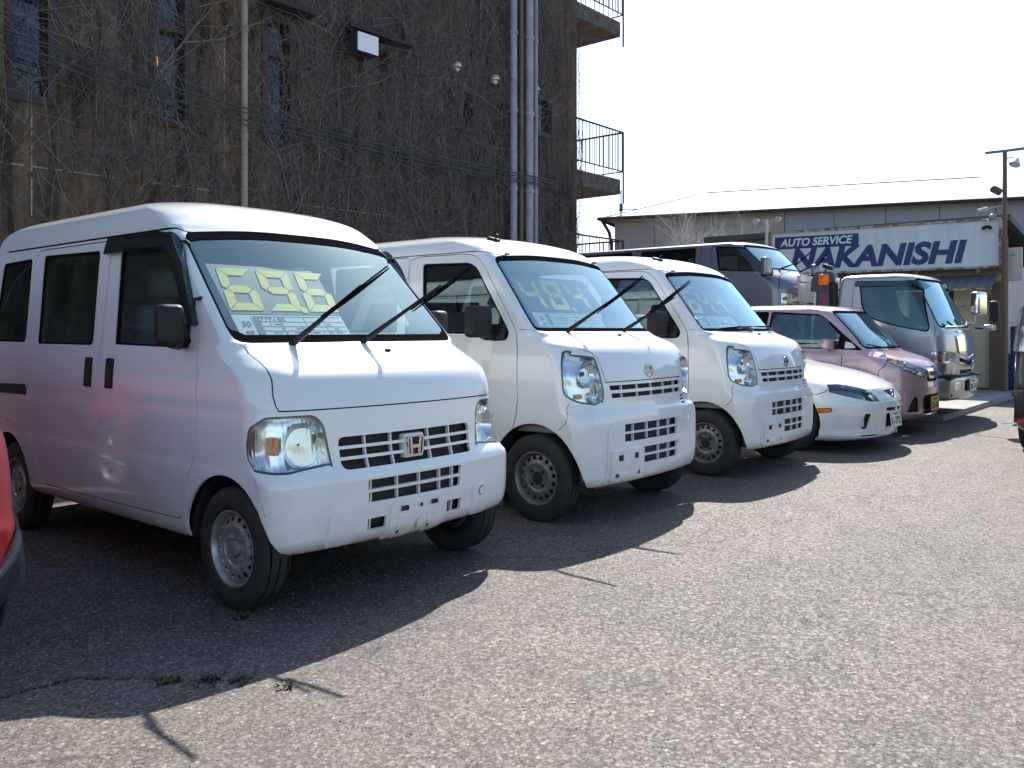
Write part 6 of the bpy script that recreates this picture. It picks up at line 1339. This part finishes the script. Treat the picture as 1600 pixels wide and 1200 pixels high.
# sign
A_ = Vector((18.02, 7.82, 0)); B_ = Vector((18.16, 3.46, 0)); ex = (B_ - A_); SL = ex.length; ex.normalize(); ezs = ex.cross(Vector((0, 0, 1)))
sg_ = thing('shop_sign', 'long white sign board with big blue lettering above the workshop', 'sign', A_); 
def sloc(u, z, d=0): return ex * u + Vector((0, 0, z)) + ezs * d
PANEL = mat('sign_white', (.68, .72, .76), .45, build=lambda m, n, l, b: l.new(mixc(n, l, 1., ramp(n, l, noise(n, l, texco(n, l, (1, 1, .2)), 3, 6), [(.3, (.62, .67, .72)), (.7, (.71, .75, .79))]), ramp(n, l, noise(n, l, texco(n, l, (1, 1, .12)), 9, 5), [(.25, g3(.9)), (.5, g3(1))]), 'MULTIPLY'), b.inputs['Base Color']))
bm = bmesh.new(); prism(bm, [(0, 2.42), (SL, 2.40), (SL, 3.265), (0, 3.295)], -.12, (0, 0, 0), ex, (0, 0, 1), ezs); fin('panel', bm, PANEL, sg_, None)
for nm, P in (('frame_bar', [(-.03, 3.29), (SL + .03, 3.26), (SL + .03, 3.30), (-.03, 3.33)]), ('frame_bar', [(-.03, 2.385), (SL + .03, 2.365), (SL + .03, 2.405), (-.03, 2.425)]), ('frame_bar', [(-.035, 2.43), (.0, 2.43), (.0, 3.285), (-.035, 3.285)]), ('frame_bar', [(SL, 2.41), (SL + .05, 2.41), (SL + .05, 3.255), (SL, 3.255)])):
    bm = bmesh.new(); prism(bm, P, .16, sloc(0, 0, -.125), ex, (0, 0, 1), ezs); fin(nm, bm, RUST, sg_, None)
NAVY = mat('navy_paint', (.022, .045, .17), .5)
bm = bmesh.new(); prism(bm, [(.07, 2.945), (1.83, 2.935), (1.83, 3.185), (.07, 3.21)], .006, (0, 0, 0), ex, (0, 0, 1), ezs); fin('blue_band', bm, NAVY, sg_, None)
tl = -.0055
text('band_lettering', 'AUTO SERVICE', .225, mat('sign_letter_white', (.78, .80, .82), .5), sg_, frame(sloc(.95, 3.068, .008), ex + Vector((0, 0, tl)), (0, 0, 1)), .002, .2, .006, width=1.52)
text('sign_lettering', 'NAKANISHI', .575, NAVY, sg_, frame(sloc(2.12, 2.69, .004), ex + Vector((0, 0, tl)), (0, 0, 1)), .003, .22, .026, width=3.42)
for u in (.4, 1.6, 2.9, 4.0):
    bm = bmesh.new(); box(bm, sloc(u, 2.33, -.1), (.06, .06, .12)); fin('bracket', bm, RUST, sg_, None)
def cctv(u, z, lab):
    o = thing('security_camera', lab, 'camera', A_ + sloc(u, z, .03)); o.rotation_euler = (0, 0, math.atan2(ex.y, ex.x))
    bm = bmesh.new(); tube(bm, [(0, .0, .10), (0, -.05, .0)], .018, 8); box(bm, (.0, .0, .11), (.05, .10, .03), .005, 1); fin('mount', bm, PLW, o, 40)
    for dx in (-.05, .06): bm = bmesh.new(); tube(bm, [(dx * .3, -.05, -.02), (dx, -.15, -.06)], [.028, .036], 10); fin('camera_body', bm, PLAS, o, 40)
cctv(SL - .18, 3.16, 'small black twin security camera at the right end of the sign')
# floodlight on a short post left of the sign
fl = thing('floodlight', 'pale twin floodlight on a short post at the left end of the sign', 'lamp', (18.0, 7.93, 0))
bm = bmesh.new(); tube(bm, [(0, 0, 2.0), (0, 0, 3.62)], .035, 10); fin('post', bm, mat('pale_steel', (.55, .55, .53), .5, .3), fl, 40)
for y in (.17, -.26): bm = bmesh.new(); tube(bm, [(0, 0, 3.57), (-.05, y, 3.60)], .012, 6); bmesh.ops.create_cone(bm, segments=14, radius1=.07, radius2=.035, depth=.13, cap_ends=True, matrix=Matrix.Translation((-.06, y * 1.15, 3.59)) @ Matrix.Rotation(R(80), 4, 'Y')); fin('lamp_head', bm, WHW, fl, 40)
# tall post with cross arm and spot lamp
po = thing('lamp_post', 'thin brown post with a cross arm and round spot lamp beside the sign', 'lamp post', (18.0, 3.335, 0))
bm = bmesh.new(); tube(bm, [(0, 0, 0), (0, 0, 2.9)], .055, 12); tube(bm, [(0, 0, 2.9), (0, 0, 4.50)], .038, 12); fin('pole', bm, BROWNP, po, 40)
bm = bmesh.new(); box(bm, (-.02, -.22, 4.50), (.05, 1.08, .05), .006, 1); fin('cross_arm', bm, mat('arm_grey', (.16, .20, .22), .5, .3), po, 40)
bm = bmesh.new(); tube(bm, [(0, 0, 4.35), (-.03, -.13, 4.37), (-.03, -.16, 4.35)], .012, 6); fin('lamp_bracket', bm, mat('pale_steel'), po, 40)
bm = bmesh.new(); bmesh.ops.create_cone(bm, segments=22, radius1=.10, radius2=.04, depth=.13, cap_ends=True, matrix=Matrix.Translation((-.06, -.185, 4.27)) @ Matrix.Rotation(R(28), 4, 'Y') @ Matrix.Rotation(R(12), 4, 'X')); lh = fin('lamp_head', bm, mat('lamp_white', (.62, .64, .68), .4), po, 40)
bm = bmesh.new(); box(bm, (-.06, .13, 3.78), (.07, .20, .13), .02, 1, Matrix.Rotation(R(35), 3, 'X')); fin('spot_lamp', bm, GASK, po, 40)
bm = bmesh.new(); tube(bm, [(0, .05, 3.50), (-.02, .30, 3.46)], .014, 6); tube(bm, [(-.02, .28, 3.46), (-.02, .44, 3.43)], .038, 10); fin('spot_lamp', bm, WHW, po, 40)
bm = bmesh.new(); bmesh.ops.create_uvsphere(bm, u_segments=14, v_segments=10, radius=.06, matrix=Matrix.Translation((-.02, .20, 3.30))); fin('dome_lamp', bm, mat('blue_grey_dome', (.25, .32, .42), .4), po, 40)
vs_ = thing('side_sign', 'small blank white upright sign fixed right of the brown post', 'sign', (18.3, 3.22, 0))
bm = bmesh.new(); box(bm, (0, 0, 2.43), (.05, .24, .62), .008, 1); fin('panel', bm, WHW, vs_, 40)
bm = bmesh.new(); tube(bm, [(0, .10, 2.2), (-.05, .18, 2.45), (-.28, .12, 2.6)], .006, 5); tube(bm, [(.0, .0, 2.6), (-.28, .1, 2.6)], .01, 5); fin('bracket', bm, RUST, vs_, 40)
# bins by the wall
bn = thing('storage_bin', 'blue plastic bin standing against the white side wall', 'bin', (18.65, 3.20, 0))
bm = bmesh.new(); box(bm, (0, 0, .36), (.42, .34, .72), .03, 2); fin('bin_body', bm, mat('blue_plastic', (.012, .04, .14), .5), bn, 40)
bm = bmesh.new(); box(bm, (0, 0, .735), (.45, .37, .05), .015, 2); fin('lid', bm, mat('blue_plastic'), bn, 40)
cb = thing('meter_cabinet', 'narrow grey cabinet behind the blue bin', 'cabinet', (19.35, 3.26, 0))
bm = bmesh.new(); box(bm, (0, 0, .62), (.40, .36, 1.24), .015, 1); fin('cabinet_body', bm, mat('dark_grey_paint', (.05, .052, .055), .5), cb, 40)
bm = bmesh.new(); box(bm, (0, 0, 1.26), (.44, .40, .03), .005, 1); fin('cabinet_top', bm, mat('dark_grey_paint'), cb, 40)

# ---------------------------------------------------------------- warehouse behind
A2, B2 = Vector((28.8, 5.3, 0)), Vector((25.0, 16.5, 0)); e1 = (A2 - B2).normalized(); e2 = Vector((-e1.y, e1.x, 0)) if Vector((-e1.y, e1.x, 0)).x > 0 else Vector((e1.y, -e1.x, 0))
WL, WD, WH, RH = 20.5, 11., 5.0, 6.6
wh = thing('warehouse', 'grey blue warehouse with a pale hipped metal roof behind the sign', 'building', (0, 0, 0))
wp = lambda s, d, z: B2 + e1 * s + e2 * d + Vector((0, 0, z))
def sidem(m, n, l, b): l.new(ramp(n, l, noise(n, l, texco(n, l, (1, 1, .3)), 1.2, 6, .6), [(.3, (.24, .28, .35)), (.7, (.285, .33, .405))]), b.inputs['Base Color'])
SID = mat('blue_grey_siding', (.16, .17, .2), .7, build=sidem); TAUPE = mat('taupe_siding', (.31, .28, .275), .75)
for s0, s1, m in ((0, 5.6, TAUPE), (5.6, WL, SID)):
    ks = np.arange(s0, s1 + .01, (s1 - s0) / round((s1 - s0) / 1.55))
    proto = None
    for a, b in zip(ks[:-1], ks[1:]):
        if proto is None:
            bm = bmesh.new(); w_ = (b - a) - .02; prism(bm, [(0, 0), (w_, 0), (w_, WH), (0, WH)], -.12, (0, 0, 0), e1, (0, 0, 1), -e2); proto = fin('wall_panel', bm, m, wh, None); o = proto
        else: o = proto.copy(); COL.objects.link(o)
        o.location = wp(a, 0, 0)
bm = bmesh.new(); P = [wp(0, .08, 0), wp(WL, .08, 0), wp(WL, WD, 0), wp(0, WD, 0)]
for i in range(4): quad(bm, P[i], P[(i + 1) % 4], P[(i + 1) % 4] + Vector((0, 0, WH)), P[i] + Vector((0, 0, WH)))
fin('inner_wall', bm, SID, wh, None)
ROOFM = mat('pale_metal_roof', (.30, .295, .29), .7, .0, build=lambda m, n, l, b: bump(n, l, b, nd(n, 'ShaderNodeTexNoise', i_Scale=3.).outputs[0], .05, .02))
ov = .45; E = [wp(-ov, -ov, WH), wp(WL + ov, -ov, WH), wp(WL + ov, WD + ov, WH), wp(-ov, WD + ov, WH)]; R1, R2 = wp(2.3, WD / 2, RH), wp(11.8, WD / 2, RH)
rf = thing_part('roof', wh, (0, 0, 0))
def roofplane(a, b, c, d):
    """horizontal sheets stepped up the slope"""
    bm = bmesh.new(); n = 10; up = Vector((0, 0, .005))
    for k in range(n):
        t0, t1 = k / n, (k + 1) / n; p0, p1 = a.lerp(d, t0), b.lerp(c, t0); q0, q1 = a.lerp(d, t1), b.lerp(c, t1); v = [bm.verts.new(x) for x in (p0 + up, p1 + up, q1, q0)]; bm.faces.new(v); w = [bm.verts.new(x) for x in (p0, p1, p1 + up, p0 + up)]; bm.faces.new(w)
    o = fin('roof_slope', bm, ROOFM, rf, None); return o
roofplane(E[0], E[1], R2, R1); roofplane(E[2], E[3], R1, R2); roofplane(E[3], E[0], R1, R1 + Vector((0, 0, .001))); roofplane(E[1], E[2], R2 + Vector((0, 0, .001)), R2)
bm = bmesh.new(); tube(bm, [E[0], E[1]], .06, 8); tube(bm, [E[0], E[3]], .06, 8); fin('gutter', bm, TRIM, wh, 40)
bm = bmesh.new(); tube(bm, [R1, R2], .04, 6); tube(bm, [E[0], R1], .035, 6); fin('ridge_cap', bm, mat('grey_ridge', (.45, .44, .43), .6), wh, 40)
bm = bmesh.new(); tube(bm, [wp(-.35, -.35, WH - .05), wp(-.15, -.15, WH - .45), wp(-.08, -.10, WH - .9), wp(-.08, -.10, 0)], .06, 8); fin('downpipe', bm, TRIM, wh, 40)
for s0, s1, z0, z1 in ((7.1, 9.4, 3.55, 4.25), (13.2, 16.2, 3.2, 4.05)):
    w_ = thing_part('window', wh, (0, 0, 0)); bm = bmesh.new(); prism(bm, [(s0, z0), (s1, z0), (s1, z1), (s0, z1)], .05, B2, e1, (0, 0, 1), -e2); fin('frame', bm, mat('taupe_frame', (.14, .10, .085), .6), w_, None)
    bm = bmesh.new(); prism(bm, [(s0 + 1.0, z0 + .06), (s1 - .1, z0 + .06), (s1 - .1, z1 - .25), (s0 + 1.0, z1 - .25)], .06, B2, e1, (0, 0, 1), -e2); fin('pane', bm, mat('frosted_pane', (.42, .43, .44), .3), w_, None)
# aerial
an = thing('aerial', 'thin television aerial above the left corner of the warehouse roof', 'aerial', wp(.15, .3, 0))
bm = bmesh.new(); tube(bm, [(0, 0, WH + .05), (0, 0, WH + 1.05)], .025, 6); fin('mast', bm, GASK, an, 40)
bm = bmesh.new(); tube(bm, [(-.5, .5, WH + .35), (.35, -.4, WH + .40)], .014, 5)
for k in np.linspace(0, 1, 7):
    c = Vector((-.5, .5, WH + .35)).lerp(Vector((.35, -.4, WH + .40)), k); tube(bm, [c + Vector((-.12, -.1, 0)), c + Vector((.12, .1, 0))], .008, 4)
box(bm, (0, 0, WH + .45), (.10, .10, .28), .01, 1); fin('elements', bm, GASK, an, 40)
# bare tree
def tree():
    t = thing('bare_tree', 'leafless pale young tree in front of the warehouse wall', 'tree', (19.9, 10.6, 0)); rg = random.Random(21)
    TB = mat('pale_bark', (.30, .27, .25), .85, build=lambda m, n, l, b: l.new(ramp(n, l, noise(n, l, texco(n, l), 12, 5), [(.3, (.42, .40, .38)), (.7, (.62, .59, .56))]), b.inputs['Base Color']))
    bm = bmesh.new(); tube(bm, [(0, 0, 0), (.02, .03, 1.1), (.0, .05, 2.5)], [.10, .075, .055], 9); fin('trunk', bm, TB, t, 50); bm = bmesh.new()
    def br(p, d, L, r, dep):
        n = 6; pts = [p]; rs = [r]
        for i in range(n):
            d = (d + Vector((rg.gauss(0, .13), rg.gauss(0, .13), rg.gauss(.03, .09)))).normalized(); p = p + d * L / n; pts.append(p); rs.append(r * (1 - .8 * (i + 1) / n))
            if dep and i > 0:
                for _ in range(2 if rg.random() < .5 else 1):
                    a = Vector((rg.gauss(0, 1), rg.gauss(0, 1), rg.gauss(.35, .5))).normalized(); br(p, (d * .75 + a * .75).normalized(), L * rg.uniform(.35, .6), rs[-1] * .62, dep - 1)
        tube(bm, pts, rs, 5)
    for k in range(11):
        a = k * 2.4 + rg.uniform(-.3, .3); s = rg.uniform(.5, 1.3); br(Vector((0, .05, rg.uniform(1.9, 2.5))), Vector((math.cos(a) * s, math.sin(a) * s, 1.)).normalized(), rg.uniform(1.5, 2.3), .028, 3)
    fin('branches', bm, TB, t, 50)
tree()

# ---------------------------------------------------------------- vehicles in place
VA, _ = make_van_a()
VB, SHB = make_van_b(); VC = copy_tree(VB); VC.location.x = 7.17
VB['label'] = 'second white van from the left with the 48.4 price board'
VC['label'] = 'third white van, farthest along, with the 64.4 price board'
wiper(VB, (-.43, .375, 1.205), (-.29, .10, 1.42), (-.187, -.033, 1.538), (-.375, .20, 1.31)); wiper(VB, (.21, .36, 1.205), (.40, .08, 1.43), (.52, .02, 1.54), (.28, .20, 1.32))
wiper(VC, (.02, .352, 1.205), (-.2, .375, 1.235), (-.50, .405, 1.215), (.06, .36, 1.235)); wiper(VC, (.50, .385, 1.205), (.34, .378, 1.235), (.10, .36, 1.23), (.54, .40, 1.235))
price_board('price board reading 69.6 inside the nearest van', '69.6', (2.757, 2.9 + .50, 1.15), .9, -.585, .04, .168, .49, .18, .275, (-.575, -.36, -.135), .047)
info_sheet('white spec sheet marked 30 on the dashboard of the nearest van', '30', 'アクティ SDX', (2.757, 2.9 + .50, 1.15), .9, -.585, .04, .012, .163)
price_board('price board reading 48.4 inside the second white van', '48.4', (4.945, 2.95 + .49, 1.2), .83, -.58, .30, .158, .475, .19, .27, (-.545, -.29, -.03), .045)
info_sheet('white spec sheet marked 28 on the dashboard of the second van', '28', '', (4.945, 2.95 + .49, 1.2), .83, -.565, .18, .02, .152)
price_board('price board reading 64.4 inside the third white van', '64.4', (7.17, 2.95 + .49, 1.2), .83, -.58, .30, .168, .475, .19, .27, (-.56, -.31, -.06), .045)
info_sheet('white spec sheet on the dashboard of the third van', '27', '', (7.17, 2.95 + .49, 1.2), .83, -.57, .10, .02, .16)
make_sedan(); make_pink(); make_truck(); make_grey_van(); make_red(); make_black()
